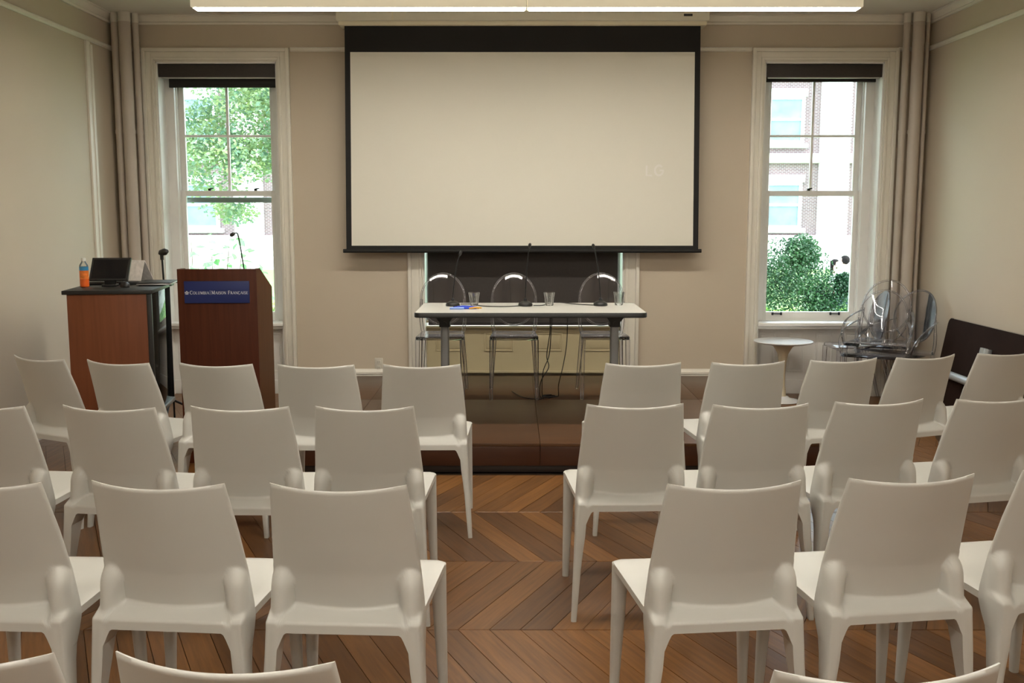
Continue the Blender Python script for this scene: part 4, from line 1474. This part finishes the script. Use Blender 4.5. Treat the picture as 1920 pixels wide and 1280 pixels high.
# ------------------------------------------------------------------ two people on the path
def skin_body(name, chains, mat, parent, sub=2):
    """chains: list of polylines of (co, radius); the first vertex of each later chain is matched to an existing one"""
    vs, rs, es = [], [], []
    def vid(co, r):
        for i, v in enumerate(vs):
            if (Vector(v) - Vector(co)).length < 1e-5:
                return i
        vs.append(co); rs.append(r)
        return len(vs) - 1
    for ch in chains:
        prev = None
        for co, r in ch:
            i = vid(co, r)
            if prev is not None:
                es.append((prev, i))
            prev = i
    me = bpy.data.meshes.new(name)
    me.from_pydata(vs, es, [])
    o = obj(name, me, mat, parent)
    md = o.modifiers.new('skin', 'SKIN')
    md.use_smooth_shade = True
    if not me.skin_vertices:
        me.skin_vertices.new()
    sv = me.skin_vertices[0].data
    for i, r in enumerate(rs):
        rr = r if isinstance(r, tuple) else (r, r)
        sv[i].radius = rr
        sv[i].use_root = (i == 0)
    s = o.modifiers.new('sub', 'SUBSURF')
    s.levels = sub
    s.render_levels = sub
    return o
def person(label, loc, rotz, hgt, hair_long, top, bottom):
    """faces +x before rotation"""
    k = hgt / 1.75
    t = thing('person', label, 'person', loc, rotz, 'people on the path')
    S = lambda x, y, zz: (x * k, y * k, zz * k)
    pel, ch, nk = S(0, 0, .95), S(.01, 0, 1.28), S(.0, 0, 1.45)
    body = [[(pel, .13 * k), (S(.01, 0, 1.12), .115 * k), (ch, .13 * k), (S(0, 0, 1.40), .09 * k), (nk, .052 * k), (S(.015, 0, 1.53), .055 * k), (S(.02, 0, 1.60), .085 * k), (S(.015, 0, 1.68), .085 * k), (S(.01, 0, 1.735), .05 * k)]]
    body.append([(S(.02, 0, 1.60), .085 * k), (S(.11, 0, 1.605), .016 * k), (S(.128, 0, 1.595), .010 * k)])
    for s in (-1, 1):
        body.append([(ch, .13 * k), (S(0, s * .17, 1.37), .062 * k), (S(.02, s * .23, 1.12), .046 * k), (S(.18, s * .16, 1.02), .036 * k), (S(.27, s * .10, 1.06), .028 * k), (S(.33, s * .08, 1.08), .024 * k)])
        for q in range(4):
            body.append([(S(.33, s * .08, 1.08), .024 * k), (S(.37, s * (.055 + q * .017), 1.085), .010 * k), (S(.40, s * (.055 + q * .017), 1.06 - .003 * q), .009 * k)])
        body.append([(S(.27, s * .10, 1.06), .028 * k), (S(.30, s * .05, 1.10), .011 * k), (S(.325, s * .035, 1.105), .009 * k)])
        body.append([(pel, .13 * k), (S(0, s * .09, .86), .088 * k), (S(.015, s * .095, .48), .058 * k), (S(-.01, s * .095, .09), .038 * k), (S(.02, s * .095, .045), .04 * k), (S(.15, s * .10, .035), .03 * k)])
    skin_body('body', body, 'skin', t)
    sh = [[(pel, .145 * k), (S(.01, 0, 1.12), .13 * k), (ch, .145 * k), (S(0, 0, 1.405), .10 * k)]]
    for s in (-1, 1):
        sh.append([(ch, .145 * k), (S(0, s * .17, 1.37), .074 * k), (S(.02, s * .23, 1.12), .058 * k)])
    skin_body('shirt', sh, top, t)
    tr_ = [[(pel, .142 * k), (S(0, 0, .90), .14 * k)]]
    for s in (-1, 1):
        tr_.append([(S(0, 0, .90), .14 * k), (S(0, s * .09, .82), .098 * k), (S(.015, s * .095, .48), .07 * k), (S(-.01, s * .095, .10), .056 * k)])
    skin_body('trousers', tr_, bottom, t)
    m = MB()
    c = S(-.005, 0, 1.675)
    secs = []
    for i in range(1, 10):
        th_ = math.pi * i / 10
        row = []
        for j in range(18):
            ph = 2 * math.pi * j / 18
            x, y, zz = math.sin(th_) * math.cos(ph), math.sin(th_) * math.sin(ph), math.cos(th_)
            zz2 = zz
            # open the front of the cap for the face
            if x > .15 and zz < .35:
                x *= .45
            row.append((c[0] + x * .112 * k, c[1] + y * .100 * k, c[2] + zz2 * .105 * k))
        secs.append(row)
    m.loft(secs)
    if hair_long:
        m.loft([[(c[0] + (-.075 + .035 * math.cos(q)) * k, c[1] + .088 * math.sin(q) * k, c[2] + zz * k) for q in [2 * math.pi * i / 14 for i in range(14)]] for zz in (.05, -.05, -.15, -.26, -.34)])
    m.build('hair', 'hair', t, 60)
    for s in (-1, 1):
        MB().ball(S(.090, s * .034, 1.625), .011 * k).build('eye', 'hair', t, 60)
        MB().ball(S(.0, s * .092, 1.605), .012 * k, .010 * k, .03 * k).build('ear', 'skin', t, 60)
    MB().ball(S(.100, 0, 1.565), .010 * k, .024 * k, .006 * k).build('mouth', 'skin', t, 60)
    return t
person('person with long dark hair in a white top, on the path outside the right window', (7.47, 23.05, GZ + .03), R(-30), 1.66, True, 'topw', 'navy')
person('person with short dark hair in a pale shirt, on the path outside the right window', (7.54, 22.60, GZ + .03), R(125), 1.76, False, 'shirtw', 'navy')

print('planks as parts:', NP)
